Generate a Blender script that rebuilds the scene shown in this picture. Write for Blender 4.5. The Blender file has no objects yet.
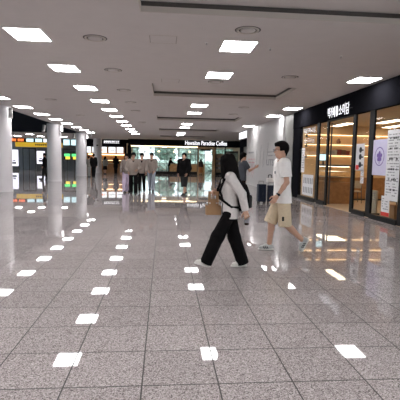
import bpy, bmesh, math, random
import numpy as np
from mathutils import Vector, Matrix
random.seed(7)
C = bpy.context.scene.collection
SC = bpy.context.scene
PI = math.pi

# ------------------------------------------------------------------ materials
def mat(name, col, rough=0.6, var=0.06, scale=12.0, metal=0.0, spec=0.5, emit=0.0, ecol=None, bump=0.0):
    m = bpy.data.materials.new(name); m.use_nodes = True
    nt = m.node_tree; b = nt.nodes['Principled BSDF']
    b.inputs['Roughness'].default_value = rough
    b.inputs['Metallic'].default_value = metal
    b.inputs['Specular IOR Level'].default_value = spec
    tc = nt.nodes.new('ShaderNodeTexCoord')
    nz = nt.nodes.new('ShaderNodeTexNoise'); nz.inputs['Scale'].default_value = scale
    nz.inputs['Detail'].default_value = 3
    nt.links.new(tc.outputs['Object'], nz.inputs['Vector'])
    rp = nt.nodes.new('ShaderNodeValToRGB')
    c = col[:3]
    rp.color_ramp.elements[0].position = 0.3; rp.color_ramp.elements[1].position = 0.7
    rp.color_ramp.elements[0].color = tuple(max(0, x*(1-var)) for x in c)+(1,)
    rp.color_ramp.elements[1].color = tuple(min(1, x*(1+var)) for x in c)+(1,)
    nt.links.new(nz.outputs['Fac'], rp.inputs['Fac'])
    nt.links.new(rp.outputs['Color'], b.inputs['Base Color'])
    if bump:
        bp = nt.nodes.new('ShaderNodeBump'); bp.inputs['Strength'].default_value = bump
        bp.inputs['Distance'].default_value = 0.01
        nt.links.new(nz.outputs['Fac'], bp.inputs['Height'])
        if scale >= 25 and 'hair' not in name:          # cloth: long soft creases
            mp = nt.nodes.new('ShaderNodeMapping'); mp.inputs['Scale'].default_value = (9, 9, 5); mp.inputs['Rotation'].default_value = (0.5, 0.4, 0.3)
            n2 = nt.nodes.new('ShaderNodeTexNoise'); n2.inputs['Scale'].default_value = 1.0; n2.inputs['Detail'].default_value = 2; n2.inputs['Distortion'].default_value = 1.2
            nt.links.new(tc.outputs['Object'], mp.inputs['Vector']); nt.links.new(mp.outputs[0], n2.inputs['Vector'])
            b2 = nt.nodes.new('ShaderNodeBump'); b2.inputs['Strength'].default_value = 0.6; b2.inputs['Distance'].default_value = 0.05
            nt.links.new(n2.outputs['Fac'], b2.inputs['Height']); nt.links.new(b2.outputs['Normal'], bp.inputs['Normal'])
        nt.links.new(bp.outputs['Normal'], b.inputs['Normal'])
    if emit:
        b.inputs['Emission Color'].default_value = tuple(ecol or c)+(1,)
        b.inputs['Emission Strength'].default_value = emit
    return m

def glass_mat(name, tint=(0.97, 0.98, 0.98), refl=0.10):
    m = bpy.data.materials.new(name); m.use_nodes = True
    nt = m.node_tree; nt.nodes.clear()
    out = nt.nodes.new('ShaderNodeOutputMaterial')
    tr = nt.nodes.new('ShaderNodeBsdfTransparent'); tr.inputs['Color'].default_value = tint+(1,)
    gl = nt.nodes.new('ShaderNodeBsdfGlossy'); gl.inputs['Roughness'].default_value = 0.02
    lw = nt.nodes.new('ShaderNodeLayerWeight'); lw.inputs['Blend'].default_value = refl
    mx = nt.nodes.new('ShaderNodeMixShader')
    ge = nt.nodes.new('ShaderNodeNewGeometry')
    mt = nt.nodes.new('ShaderNodeMath'); mt.operation = 'MULTIPLY'
    iv = nt.nodes.new('ShaderNodeMath'); iv.operation = 'SUBTRACT'; iv.inputs[0].default_value = 1.0
    nt.links.new(ge.outputs['Backfacing'], iv.inputs[1])
    nt.links.new(lw.outputs['Fresnel'], mt.inputs[0]); nt.links.new(iv.outputs[0], mt.inputs[1])
    nt.links.new(mt.outputs[0], mx.inputs['Fac'])
    nt.links.new(tr.outputs[0], mx.inputs[1]); nt.links.new(gl.outputs[0], mx.inputs[2])
    nt.links.new(mx.outputs[0], out.inputs['Surface'])
    return m

def floor_mat():
    m = bpy.data.materials.new('polished_granite_tile'); m.use_nodes = True
    nt = m.node_tree; b = nt.nodes['Principled BSDF']; L = nt.links
    def N(t): return nt.nodes.new(t)
    def mth(op, a=None, bb=None):
        n = N('ShaderNodeMath'); n.operation = op
        for i, v in enumerate((a, bb)):
            if v is None: continue
            if hasattr(v, 'links'): L.new(v, n.inputs[i])
            else: n.inputs[i].default_value = v
        return n.outputs[0]
    tc = N('ShaderNodeTexCoord'); sp = N('ShaderNodeSeparateXYZ'); L.new(tc.outputs['Object'], sp.inputs[0])
    S = 0.51436
    def axis(o, off):
        u = mth('DIVIDE', mth('SUBTRACT', o, off), S)
        fr = mth('FRACT', u); fl = mth('FLOOR', u)
        d = mth('MINIMUM', fr, mth('SUBTRACT', 1.0, fr))
        return mth('MULTIPLY', d, S), fl
    dx, fx = axis(sp.outputs['X'], -1.1574); dy, fy = axis(sp.outputs['Y'], 2.7092)
    gx = mth('LESS_THAN', dx, 0.0050); gy = mth('LESS_THAN', dy, 0.0052)
    gr = mth('MAXIMUM', gx, gy)
    cv = N('ShaderNodeCombineXYZ'); L.new(fx, cv.inputs[0]); L.new(fy, cv.inputs[1])
    wn = N('ShaderNodeTexWhiteNoise'); L.new(cv.outputs[0], wn.inputs['Vector'])
    vo = N('ShaderNodeTexVoronoi'); vo.inputs['Scale'].default_value = 150; L.new(tc.outputs['Object'], vo.inputs['Vector'])
    vr = N('ShaderNodeValToRGB'); e = vr.color_ramp.elements
    sepc = N('ShaderNodeSeparateColor'); L.new(vo.outputs['Color'], sepc.inputs[0])
    L.new(sepc.outputs[0], vr.inputs['Fac'])
    e[0].position = 0.0; e[0].color = (0.10, 0.085, 0.085, 1)
    e[1].position = 1.0; e[1].color = (0.64, 0.585, 0.59, 1)
    for p, c in ((0.14, (0.19, 0.165, 0.163, 1)), (0.3, (0.31, 0.275, 0.27, 1)), (0.55, (0.39, 0.35, 0.352, 1)), (0.8, (0.45, 0.405, 0.408, 1))):
        k = e.new(p); k.color = c
    nz = N('ShaderNodeTexNoise'); nz.inputs['Scale'].default_value = 60; nz.inputs['Detail'].default_value = 4
    L.new(tc.outputs['Object'], nz.inputs['Vector'])
    tv = mth('ADD', 0.93, mth('MULTIPLY', wn.outputs['Value'], 0.14))
    tv2 = mth('MULTIPLY', tv, mth('ADD', 0.85, mth('MULTIPLY', nz.outputs['Fac'], 0.3)))
    mixm = N('ShaderNodeMix'); mixm.data_type = 'RGBA'; mixm.blend_type = 'MULTIPLY'; mixm.inputs['Factor'].default_value = 1
    L.new(vr.outputs['Color'], mixm.inputs['A']); 
    cc = N('ShaderNodeCombineColor')
    for i in range(3): L.new(tv2, cc.inputs[i])
    L.new(cc.outputs[0], mixm.inputs['B'])
    mg = N('ShaderNodeMix'); mg.data_type = 'RGBA'
    L.new(gr, mg.inputs['Factor']); L.new(mixm.outputs['Result'], mg.inputs['A'])
    mg.inputs['B'].default_value = (0.025, 0.022, 0.02, 1)
    L.new(mg.outputs['Result'], b.inputs['Base Color'])
    n2 = N('ShaderNodeTexNoise'); n2.inputs['Scale'].default_value = 2.0; L.new(tc.outputs['Object'], n2.inputs['Vector'])
    rg = mth('ADD', 0.012, mth('MULTIPLY', n2.outputs['Fac'], 0.022))
    L.new(mth('ADD', rg, mth('MULTIPLY', gr, 0.4)), b.inputs['Roughness'])
    b.inputs['IOR'].default_value = 1.38
    bp = N('ShaderNodeBump'); bp.inputs['Strength'].default_value = 0.006; bp.inputs['Distance'].default_value = 0.001
    L.new(nz.outputs['Fac'], bp.inputs['Height']); L.new(bp.outputs['Normal'], b.inputs['Normal'])
    return m

M = {}
def dm(k, *a, **kw): M[k] = mat(k, *a, **kw)
dm('ceiling_paint', (0.66, 0.62, 0.60), 0.9, 0.02, 3)
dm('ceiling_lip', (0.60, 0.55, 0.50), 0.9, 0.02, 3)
dm('slot_dark', (0.09, 0.08, 0.075), 0.8)
dm('column_panel', (0.66, 0.64, 0.66), 0.35, 0.02, 4)
dm('navy_dark', (0.018, 0.022, 0.034), 0.7)
dm('hoarding', (0.52, 0.505, 0.51), 0.5, 0.02, 5)
dm('wall_bluegrey', (0.34, 0.37, 0.44), 0.4, 0.05, 2)
dm('pillar_grey', (0.22, 0.215, 0.205), 0.5, 0.02, 5)
dm('black_panel', (0.011, 0.011, 0.014), 0.75, 0.1, spec=0.0)
dm('black_frame', (0.008, 0.008, 0.009), 0.45, spec=0.2)
dm('white_plastic', (0.75, 0.74, 0.73), 0.4, 0.02)
dm('grey_metal', (0.35, 0.35, 0.35), 0.35, metal=0.6)
dm('dark_metal', (0.10, 0.10, 0.105), 0.4, metal=0.5)
dm('ring_dark', (0.10, 0.09, 0.085), 0.6)
dm('light_panel', (0.95, 0.95, 0.95), 0.5, 0.0, emit=21, ecol=(1.0, 0.985, 0.98))
dm('warm_lamp', (1.0, 0.85, 0.6), 0.5, 0.0, emit=3.2, ecol=(1.0, 0.74, 0.42))
dm('bar_lamp', (1.0, 0.85, 0.6), 0.5, 0.0, emit=3.0, ecol=(1.0, 0.72, 0.40))
dm('soft_warm_lamp', (1.0, 0.9, 0.75), 0.5, 0.0, emit=5.5, ecol=(1.0, 0.80, 0.54))
dm('sign_white', (0.95, 0.95, 0.97), 0.5, 0.0, emit=.95, ecol=(0.95, 0.95, 1.0))
dm('screen_white', (0.9, 0.92, 0.95), 0.4, 0.25, 5, emit=1.1, ecol=(0.92, 0.95, 1.0))
dm('screen_cyan', (0.6, 0.85, 0.9), 0.4, 0.3, 6, emit=0.9, ecol=(0.62, 0.88, 0.95))
dm('screen_lilac', (0.85, 0.82, 0.95), 0.4, 0.2, 4, emit=1.1, ecol=(0.88, 0.86, 1.0))
dm('sign_green', (0.1, 0.75, 0.25), 0.4, 0.3, 8, emit=1.0, ecol=(0.12, 0.85, 0.25))
dm('sign_yellow_lit', (0.95, 0.75, 0.1), 0.4, 0.2, 8, emit=0.9, ecol=(1.0, 0.75, 0.08))
dm('sign_orange_lit', (0.9, 0.25, 0.08), 0.4, 0.3, 8, emit=0.9, ecol=(1.0, 0.25, 0.06))
dm('yellow_glow', (0.85, 0.55, 0.03), 0.5, 0.08, emit=.28, ecol=(1.0, .62, .04))  # yellow with a glow added to brighten the sign band
dm('warm_wall', (0.74, 0.55, 0.34), 0.7, 0.04, 3)
dm('cream_wall', (0.62, 0.52, 0.38), 0.7, 0.04, 3)
dm('oak', (0.34, 0.17, 0.07), 0.5, 0.18, 7)
dm('light_oak', (0.62, 0.42, 0.23), 0.5, 0.15, 7)
dm('shop_floor', (0.50, 0.36, 0.24), 0.35, 0.1, 5)
dm('paper_white', (0.80, 0.80, 0.82), 0.7, 0.02)
dm('paper_lilac', (0.66, 0.63, 0.82), 0.6, 0.03)
dm('ink_dark', (0.04, 0.04, 0.05), 0.7)
dm('ink_grey', (0.28, 0.28, 0.30), 0.7)
dm('ink_purple', (0.20, 0.12, 0.42), 0.6)
dm('ink_pink', (0.55, 0.30, 0.32), 0.7)
dm('red_print', (0.72, 0.05, 0.04), 0.5)
dm('white_letter', (0.88, 0.88, 0.88), 0.6, 0.0)
dm('skin', (0.56, 0.33, 0.235), 0.5, 0.05, 20)
dm('skin_deep', (0.40, 0.235, 0.165), 0.5, 0.05, 20)
dm('lips', (0.45, 0.18, 0.15), 0.45, 0.04)
dm('eye_white', (0.8, 0.78, 0.76), 0.2, 0.0)
dm('eye_dark', (0.03, 0.02, 0.015), 0.2, 0.0)
dm('hair_black', (0.006, 0.005, 0.005), 0.7, 0.3, 60, bump=0.3, spec=.06)
dm('hair_brown', (0.03, 0.02, 0.015), 0.5, 0.3, 60, bump=0.4)
dm('white_cotton', (0.93, 0.90, 0.885), 0.85, 0.03, 25, bump=0.15)
dm('grey_sheer', (0.62, 0.58, 0.565), 0.8, 0.06, 30, bump=0.25)
dm('black_cloth', (0.006, 0.0055, 0.006), 0.9, 0.15, 30, bump=0.2, spec=0.08)
dm('charcoal_cloth', (0.03, 0.03, 0.031), 0.9, 0.12, 30, bump=0.2, spec=.1)
dm('beige_shorts', (0.66, 0.54, 0.38), 0.85, 0.05, 25, bump=0.2)
dm('beige_jacket', (0.27, 0.225, 0.20), 0.85, 0.06, 25, bump=0.2)
dm('taupe_jacket', (0.19, 0.155, 0.14), 0.85, 0.06, 25, bump=0.2)
dm('olive_grey_cloth', (0.17, 0.16, 0.14), 0.85, 0.1, 25, bump=0.2)
dm('pale_jeans', (0.36, 0.40, 0.47), 0.85, 0.1, 25, bump=0.2)
dm('lavender_cloth', (0.50, 0.42, 0.56), 0.85, 0.06, 25, bump=0.2)
dm('slate_tee', (0.06, 0.065, 0.08), 0.85, 0.06, 25, bump=0.2)
dm('rust_cloth', (0.60, 0.26, 0.10), 0.8, 0.08, 20)
dm('shoe_white', (0.72, 0.70, 0.66), 0.6, 0.04)
dm('shoe_grey', (0.46, 0.47, 0.47), 0.6, 0.1)
dm('shoe_black', (0.014, 0.014, 0.015), 0.5, 0.1)
dm('cardboard', (0.36, 0.21, 0.11), 0.85, 0.06, 20)
dm('suitcase_blue', (0.012, 0.02, 0.042), 0.4, 0.1, spec=.3)
dm('black_rubber', (0.015, 0.015, 0.016), 0.5)
dm('leaf_green', (0.24, 0.33, 0.26), 0.6, 0.45, 3, bump=0.6)
dm('leaf_pale', (0.45, 0.54, 0.46), 0.6, 0.45, 3, bump=0.6)
dm('bark', (0.14, 0.10, 0.07), 0.8, 0.2)
dm('pavement', (0.30, 0.31, 0.31), 0.8, 0.06, 1)
dm('book_red', (0.16, 0.03, 0.025), 0.6); dm('book_grey', (0.32, 0.31, 0.30), 0.6); dm('book_brown', (0.12, 0.05, 0.03), 0.6)
dm('coffee_dark', (0.05, 0.025, 0.015), 0.3)
dm('chair_grey', (0.10, 0.11, 0.125), 0.6)
dm('tan_board', (0.50, 0.42, 0.30), 0.7)
M['glass'] = glass_mat('window_glass')
M['cup_plastic'] = glass_mat('cup_plastic', (0.86, 0.88, 0.9), 0.25)
M['floor'] = floor_mat()

# ------------------------------------------------------------------ mesh helpers
class MB:
    def __init__(s): s.bm = bmesh.new()
    def box(s, x0, x1, y0, y1, z0, z1, R=None, o=None):
        vs = []
        for z in (z0, z1):
            for x, y in ((x0, y0), (x1, y0), (x1, y1), (x0, y1)):
                v = Vector((x, y, z))
                if R is not None: v = R @ v
                if o is not None: v = v + Vector(o)
                vs.append(s.bm.verts.new(v))
        for f in ((3, 2, 1, 0), (4, 5, 6, 7), (0, 1, 5, 4), (1, 2, 6, 5), (2, 3, 7, 6), (3, 0, 4, 7)):
            s.bm.faces.new([vs[i] for i in f])
        return s
    def tube(s, a, b, ra, rb=None, n=14, cap=True):
        rb = ra if rb is None else rb
        a, b = Vector(a), Vector(b); d = (b-a).normalized()
        u = d.orthogonal().normalized(); w = d.cross(u)
        A = [s.bm.verts.new(a+(u*math.cos(2*PI*i/n)+w*math.sin(2*PI*i/n))*ra) for i in range(n)]
        B = [s.bm.verts.new(b+(u*math.cos(2*PI*i/n)+w*math.sin(2*PI*i/n))*rb) for i in range(n)]
        for i in range(n): s.bm.faces.new((A[i], A[(i+1) % n], B[(i+1) % n], B[i]))
        if cap: s.bm.faces.new(A[::-1]); s.bm.faces.new(B)
        return s
    def path(s, pts, r, n=8):
        for p, q in zip(pts, pts[1:]): s.tube(p, q, r, r, n)
        return s
    def lathe(s, prof, n=24, o=(0, 0, 0)):          # prof: (r, z), closed solid of revolution
        rings = []
        for r, z in prof:
            rings.append([s.bm.verts.new((o[0]+max(r, 1e-5)*math.cos(2*PI*i/n), o[1]+max(r, 1e-5)*math.sin(2*PI*i/n), o[2]+z)) for i in range(n)])
        for A, B in zip(rings, rings[1:]):
            for i in range(n): s.bm.faces.new((A[i], A[(i+1) % n], B[(i+1) % n], B[i]))
        return s
    def blob(s, c, r, seed=0, amp=0.25, sub=3, sz=1.0):
        rnd = random.Random(seed)
        res = bmesh.ops.create_icosphere(s.bm, subdivisions=sub, radius=1.0)
        for v in res['verts']:
            p = v.co
            k = 1+amp*(math.sin(5*p.x+seed)*math.cos(4*p.y+2*seed)+0.6*math.sin(9*p.z+7*p.x+seed))+rnd.uniform(-.06, .06)
            v.co = Vector((c[0]+p.x*r*k, c[1]+p.y*r*k, c[2]+p.z*r*k*sz))
        return s
    def build(s, name, m, parent=None, smooth=False, bevel=0.0):
        bmesh.ops.recalc_face_normals(s.bm, faces=s.bm.faces)
        me = bpy.data.meshes.new(name); s.bm.to_mesh(me); s.bm.free()
        return link(name, me, m, parent, smooth, bevel)

def link(name, me, m, parent=None, smooth=False, bevel=0.0):
    o = bpy.data.objects.new(name, me); C.objects.link(o)
    ms = m if isinstance(m, (list, tuple)) else [m]
    for k in ms: me.materials.append(M[k] if isinstance(k, str) else k)
    if smooth:
        for p in me.polygons: p.use_smooth = True
    if parent is not None: o.parent = parent
    if bevel:
        bv = o.modifiers.new('soft_edges', 'BEVEL'); bv.width = bevel; bv.segments = 2; bv.limit_method = 'ANGLE'
    return o

def tag(o, label=None, cat=None, group=None, kind=None):
    if label: o['label'] = label
    if cat: o['category'] = cat
    if group: o['group'] = group
    if kind: o['kind'] = kind
    return o
def thing(name, label, cat, loc=(0, 0, 0), rz=0, group=None):
    o = bpy.data.objects.new(name, None); C.objects.link(o)
    o.empty_display_size = 0.1
    o.location = loc; o.rotation_euler = (0, 0, rz)
    return tag(o, label, cat, group)
def struct(name, mb, m, parent=None, **k):
    o = mb.build(name, m, parent, **k); o['kind'] = 'structure'; return o
def copy_tree(o, parent=None):
    c = o.copy(); C.objects.link(c)
    if parent is not None: c.parent = parent
    for ch in list(o.children): copy_tree(ch, c)
    return c
def text_mesh(txt, size, depth=0.01, bold=0.0, align='CENTER'):
    cu = bpy.data.curves.new('lettering', 'FONT'); cu.body = txt; cu.size = size
    cu.extrude = depth; cu.offset = bold; cu.align_x = align; cu.align_y = 'CENTER'
    o = bpy.data.objects.new('lettering_tmp', cu); C.objects.link(o)
    bpy.context.view_layer.update()
    dg = bpy.context.evaluated_depsgraph_get()
    me = bpy.data.meshes.new_from_object(o.evaluated_get(dg))
    bpy.data.objects.remove(o)
    return me
def fit_text(name, txt, m, parent, O, U, V, w, h, bold=0.0, depth=0.01):
    """letters centred at O, running along unit U, up along V, stretched to w x h"""
    me = text_mesh(txt, 1.0, 0.01, bold)
    co = np.array([v.co[:] for v in me.vertices])
    lo, hi = co.min(0), co.max(0)
    U, V, O = Vector(U), Vector(V), Vector(O); Nn = U.cross(V)
    for v in me.vertices:
        p = v.co
        v.co = O+U*(((p.x-lo[0])/(hi[0]-lo[0])-.5)*w)+V*(((p.y-lo[1])/(hi[1]-lo[1])-.5)*h)+Nn*(depth if p.z > 0 else 0.0)
    me.update()
    me.materials.clear()
    return link(name, me, m, parent)

# ------------------------------------------------------------------ camera (level-ish phone at 1.5 m)
f_px = 422.62
F = Vector((0.08675126, 0.99190871, -0.09268945)); R_ = Vector((0.99617285, -0.08537345, 0.01873548)); U_ = Vector((-0.01067067, 0.09396004, 0.99551878))
cd = bpy.data.cameras.new('camera'); cam = bpy.data.objects.new('camera', cd); C.objects.link(cam)
cd.sensor_width = 36; cd.lens = f_px/400*36; cd.clip_end = 300; cd.clip_start = 0.05
mw = Matrix((R_, U_, -F)).transposed().to_4x4(); mw.translation = (0, 0, 1.5); cam.matrix_world = mw
SC.camera = cam

ZC = 3.66
# ------------------------------------------------------------------ setting
struct('floor', MB().box(-24, 13, -18, 60, -0.2, 0), 'floor')
coves = [(-4.7, -2.3), (4.0, 6.5), (12.3, 14.7), (20.9, 23.3), (29.5, 31.9), (38.1, 40.5)]
cx0, cx1 = -0.37, 3.88
mb = MB(); lip = MB(); slot = MB()
mb.box(-7, cx0, -18, 54, ZC, ZC+.5); mb.box(cx1, 13, -18, 54, ZC, ZC+.5)
ys = [-18]+[v for c in coves for v in c]+[54]
for i in range(0, len(ys), 2): mb.box(cx0, cx1, ys[i], ys[i+1], ZC, ZC+.5)
for a, b in coves: mb.box(cx0, cx1, a, b, ZC+.155, ZC+.5)
struct('ceiling', mb, 'ceiling_paint')
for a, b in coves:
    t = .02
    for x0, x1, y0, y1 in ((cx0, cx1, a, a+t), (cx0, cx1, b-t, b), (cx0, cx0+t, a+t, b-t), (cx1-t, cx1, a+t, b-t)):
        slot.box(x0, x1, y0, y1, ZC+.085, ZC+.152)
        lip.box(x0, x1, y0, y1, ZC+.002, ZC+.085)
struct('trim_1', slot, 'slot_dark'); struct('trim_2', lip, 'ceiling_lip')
struct('wall_back', MB().box(-24, 13, -18.3, -18, 0, 6), 'hoarding')
# dark high void left of the columns, then the low ceiling of the far hall
struct('wall_void', MB().box(-24, -7, 37.8, 38.1, 3.68, 6.2).box(-7.2, -7, -18, 37.8, 3.70, 6.2), 'navy_dark')
struct('ceiling_void', MB().box(-24, -7, -18, 38.1, 6.2, 6.4), 'navy_dark')
struct('ceiling_hall', MB().box(-24, -7, 38.1, 56, 3.68, 3.9), 'ceiling_paint')
struct('wall_far', MB().box(-24, -8.8, 56, 56.3, 0, 3.9), 'wall_bluegrey')
struct('wall_divider', MB().box(-9.0, -8.8, 47.0, 56, 0, 3.9), 'black_panel')

lw_ = MB().box(-24.3, -24, -18, 56, 0, .9).box(-24.3, -24, -18, 56, 2.7, 6.2)  # unseen left wall and windows, added to limit daylight from the side
for i in range(13): lw_.box(-24.3, -24, -18+i*6, -17.4+i*6, .9, 2.7)
struct('wall_left_added', lw_, 'hoarding'); struct('window_left_added', MB().box(-24.16, -24.14, -18, 56, .9, 2.7), 'glass')
# columns
for i, y in enumerate((1.1, 10.1, 19.1, 28.1, 37.1, 46.1)):
    if i < 1: continue
    pr = [(0, 0), (.46, 0), (.46, .10), (.44, .10), (.44, ZC), (0, ZC)]
    o = MB().lathe(pr, 96, (-7.02, y, 0)).build('column', 'column_panel')
    o['kind'] = 'structure'

ORD = ['first', 'second', 'third', 'fourth', 'fifth', 'sixth', 'seventh', 'eighth', 'ninth', 'tenth', 'eleventh', 'twelfth', 'thirteenth']
# ------------------------------------------------------------------ ceiling light panels
def make_panel():
    t = thing('ceiling_light', '', 'ceiling light')
    fr = MB(); w, d = .30, .37; r = .022
    fr.box(-w-r, w+r, -d-r, -d, -.012, .0).box(-w-r, w+r, d, d+r, -.012, .0).box(-w-r, -w, -d, d, -.012, .0).box(w, w+r, -d, d, -.012, .0)
    fr.build('frame', 'white_plastic', t)
    MB().box(-w, w, -d, d, -.008, -.002).build('diffuser', 'light_panel', t)
    return t
lp0 = make_panel(); used = False
def panel(x, y, label, group, z=ZC):
    global used
    o = lp0 if not used else copy_tree(lp0)
    used = True
    o.location = (x, y, z); tag(o, label, 'ceiling light', group)
for k, y in enumerate((7.92, 10.69, 13.5, 16.4, 19.15, 21.95, 24.9, 27.75, 30.7, 33.5, 36.3)):
    panel(-2.4, y, f'lit ceiling panel, {ORD[k]} from the front in the long row left of the recesses', 'panels in the left row')
for k, y in enumerate((8.12, 10.85, 16.85, 19.55, 25.5, 28.25, 34.0, 36.7)):
    panel(1.37, y, f'lit ceiling panel, {ORD[k]} from the front in the row broken by the recesses', 'panels between the recesses')
for k, y in enumerate((10.8, 16.9, 19.8, 25.8)):
    panel(5.15, y, f'lit ceiling panel, {ORD[k]} from the front in the row along the black shopfront', 'panels along the right wall')
for k, y in enumerate((16.3, 19.1, 21.9, 24.6, 27.4, 30.3, 33.2, 36.0)):
    panel(-6.05, y, f'lit ceiling panel, {ORD[k]} from the front in the row beside the round columns', 'panels beside the columns')
k = 0
for y in (41.5, 45.0):
    for x in (-10.3, -12.6, -14.9):
        panel(x, y, f'lit panel in the far hall ceiling, {ORD[k//3]} row, {ORD[k%3]} from the right', 'panels in the low far hall', 3.68); k += 1
# panels out of view behind and above the camera, some added to brighten the figures
for x, y in ((-2.4, 5.1), (-2.4, 2.3), (-2.4, -0.6), (-2.4, -3.4), (1.37, 2.3), (1.37, -0.4), (-6.05, 10.7), (-6.05, 7.9), (-6.05, 5), (-6.05, 2.2), (5.15, 2.4), (5.15, -.4), (-6.05, 13.5), (-2.4, -6.2), (-2.4, -9), (-2.4, -12), (1.37, -6.2), (1.37, -9), (5.15, -6), (5.15, -9), (-6.05, -1), (-6.05, -5), (-6.05, -9)):
    panel(x, y, 'unseen lit ceiling panel over the hall in front of the pictured floor', 'panels out of view at the front')

# round air diffusers
def make_vent():
    t = thing('ceiling_diffuser', '', 'ceiling vent')
    MB().lathe([(.150, -.004), (.150, -.012), (.178, -.020), (.19, -.010), (.19, -.004)], 40).build('ring', 'ceiling_lip', t, True)
    MB().lathe([(0, -.001), (.215, -.001), (.215, -.004), (0, -.004)], 40).build('gap', 'ring_dark', t)
    MB().lathe([(0, -.005), (.128, -.006), (.12, -.018), (0, -.026)], 40).build('disc', 'ceiling_paint', t, True)
    return t
v0 = make_vent()
vs = [(-1.25, 7.97, 'round air vent in the ceiling right of the nearest left row light'),
      (-1.25, 10.7, 'round air vent beside the second light of the left row'),
      (-1.27, 13.67, 'round air vent beside the third light of the left row'),
      (-1.27, 16.5, 'round air vent beside the fourth light of the left row'),
      (-1.27, 19.3, 'small far round air vent beside the fifth left row light'),
      (-1.27, 25.0, 'small far round air vent beside the seventh left row light'),
      (1.36, 7.11, 'round air vent just before the nearest light between the recesses'),
      (3.18, 10.76, 'round air vent at the right between two ceiling recesses'),
      (1.40, 11.75, 'round air vent directly before the second ceiling recess'),
      (3.18, 17.0, 'round air vent to the right beyond the second ceiling recess'),
      (3.18, 19.6, 'small round air vent just before the third ceiling recess'),
      (-4.2, 10.7, 'round air vent left of the second light in the left row'),
      (-4.2, 16.4, 'round air vent between the column row and left row lights'),
      (-4.2, 22, 'small far round air vent between column row and left row lights')]
for i, (x, y, lab) in enumerate(vs):
    o = v0 if i == 0 else copy_tree(v0)
    o.location = (x, y, ZC); tag(o, lab, 'ceiling vent', 'round ceiling vents')
# access hatches
h0 = None
for i, (x, y, lab) in enumerate(((-.03, 7.88, 'flat square access hatch in the ceiling before the recesses'), (.16, 11.85, 'flat square access hatch in the ceiling by the second recess'))):
    if i == 0:
        t = thing('access_hatch', '', 'hatch')
        m_ = MB(); a = .25
        m_.box(-a, a, -a, -a+.012, -.004, 0).box(-a, a, a-.012, a, -.004, 0).box(-a, -a+.012, -a+.012, a-.012, -.004, 0).box(a-.012, a, -a+.012, a-.012, -.004, 0)
        m_.build('frame', 'ceiling_lip', t); MB().box(-a+.018, a-.018, -a+.018, a-.018, -.003, 0).build('panel', 'ceiling_paint', t); h0 = t
        g = MB(); 
        for s in (-1, 1):
            g.box(s*(a-.015)-.003, s*(a-.015)+.003, -a+.012, a-.012, -.002, 0); g.box(-a+.012, a-.012, s*(a-.015)-.003, s*(a-.015)+.003, -.002, 0)
        g.build('gap', 'ring_dark', t)
    else: t = copy_tree(h0)
    t.location = (x, y, ZC); tag(t, lab, 'hatch', 'ceiling hatches')
# sprinklers
for i, (x, y, lab) in enumerate(((2.0, 8.15, 'small sprinkler head right of the nearest recess row light'), (3.55, 8.5, 'small sprinkler head nearest the black shopfront'), (.76, 7.95, 'small sprinkler head left of the nearest recess row light'))):
    if i == 0:
        sp0 = thing('ceiling_sprinkler', '', 'sprinkler')
        MB().lathe([(0, 0), (.03, 0), (.028, -.008), (0, -.008)], 18).build('rosette', 'white_plastic', sp0)
        MB().tube((0, 0, -.008), (0, 0, -.04), .008).tube((0, 0, -.04), (0, 0, -.044), .018).build('nozzle', 'grey_metal', sp0); o = sp0
    else: o = copy_tree(sp0)
    o.location = (x, y, ZC); tag(o, lab, 'sprinkler', 'ceiling sprinklers')

# speakers on the columns
def make_speaker():
    t = thing('column_speaker', '', 'speaker')
    Rm = Matrix.Rotation(math.radians(-14), 3, 'X')
    MB().box(-.08, .08, -.20, -.06, -.21, .21, Rm).build('cabinet', 'white_plastic', t, bevel=.012)
    MB().box(-.065, .065, -.212, -.20, -.19, .19, Rm).build('grille', 'grey_metal', t)
    MB().box(-.02, .02, -.10, .03, -.03, .03).build('bracket', 'dark_metal', t)
    return t
s0 = None
for cy, nm in ((19.1, 'nearest'), (28.1, 'second'), (37.1, 'third')):
    for sx in (-1, 1):
        o = s0 if (s0 is not None and not s0['label']) else (copy_tree(s0) if s0 else make_speaker())
        if s0 is None: s0 = o
        o.location = (-7.02+sx*.50, cy-.22, 3.32)
        o.rotation_euler = (0, 0, sx*.35)
        tag(o, f'white box speaker high on the {"left" if sx < 0 else "right"} side of the {nm} column', 'speaker', 'speakers on the columns')
# dome camera on the far column, thin hanging antenna
t = thing('dome_camera', 'dark dome camera on a white arm on the farthest round column', 'security camera', (-6.95, 45.66, 2.95))
MB().box(-.05, .05, -.16, .01, .10, .16).lathe([(0, .02), (.14, .02), (.14, .10), (0, .10)], 20, (0, -.18, 0)).build('mount', 'white_plastic', t)
MB().lathe([(0, -.12), (.06, -.10), (.10, -.05), (.12, .02), (0, .02)], 20, (0, -.18, 0)).build('dome', 'black_frame', t, True)
t = thing('hanging_antenna', 'thin white rod antenna hanging from the ceiling by the third column', 'antenna', (-5.75, 34.6, ZC))
MB().lathe([(0, 0), (.07, 0), (.06, -.03), (0, -.03)], 14).build('base', 'white_plastic', t)
MB().tube((0, 0, -.03), (0, 0, -.46), .035, .03).build('rod', 'white_plastic', t)

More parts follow.
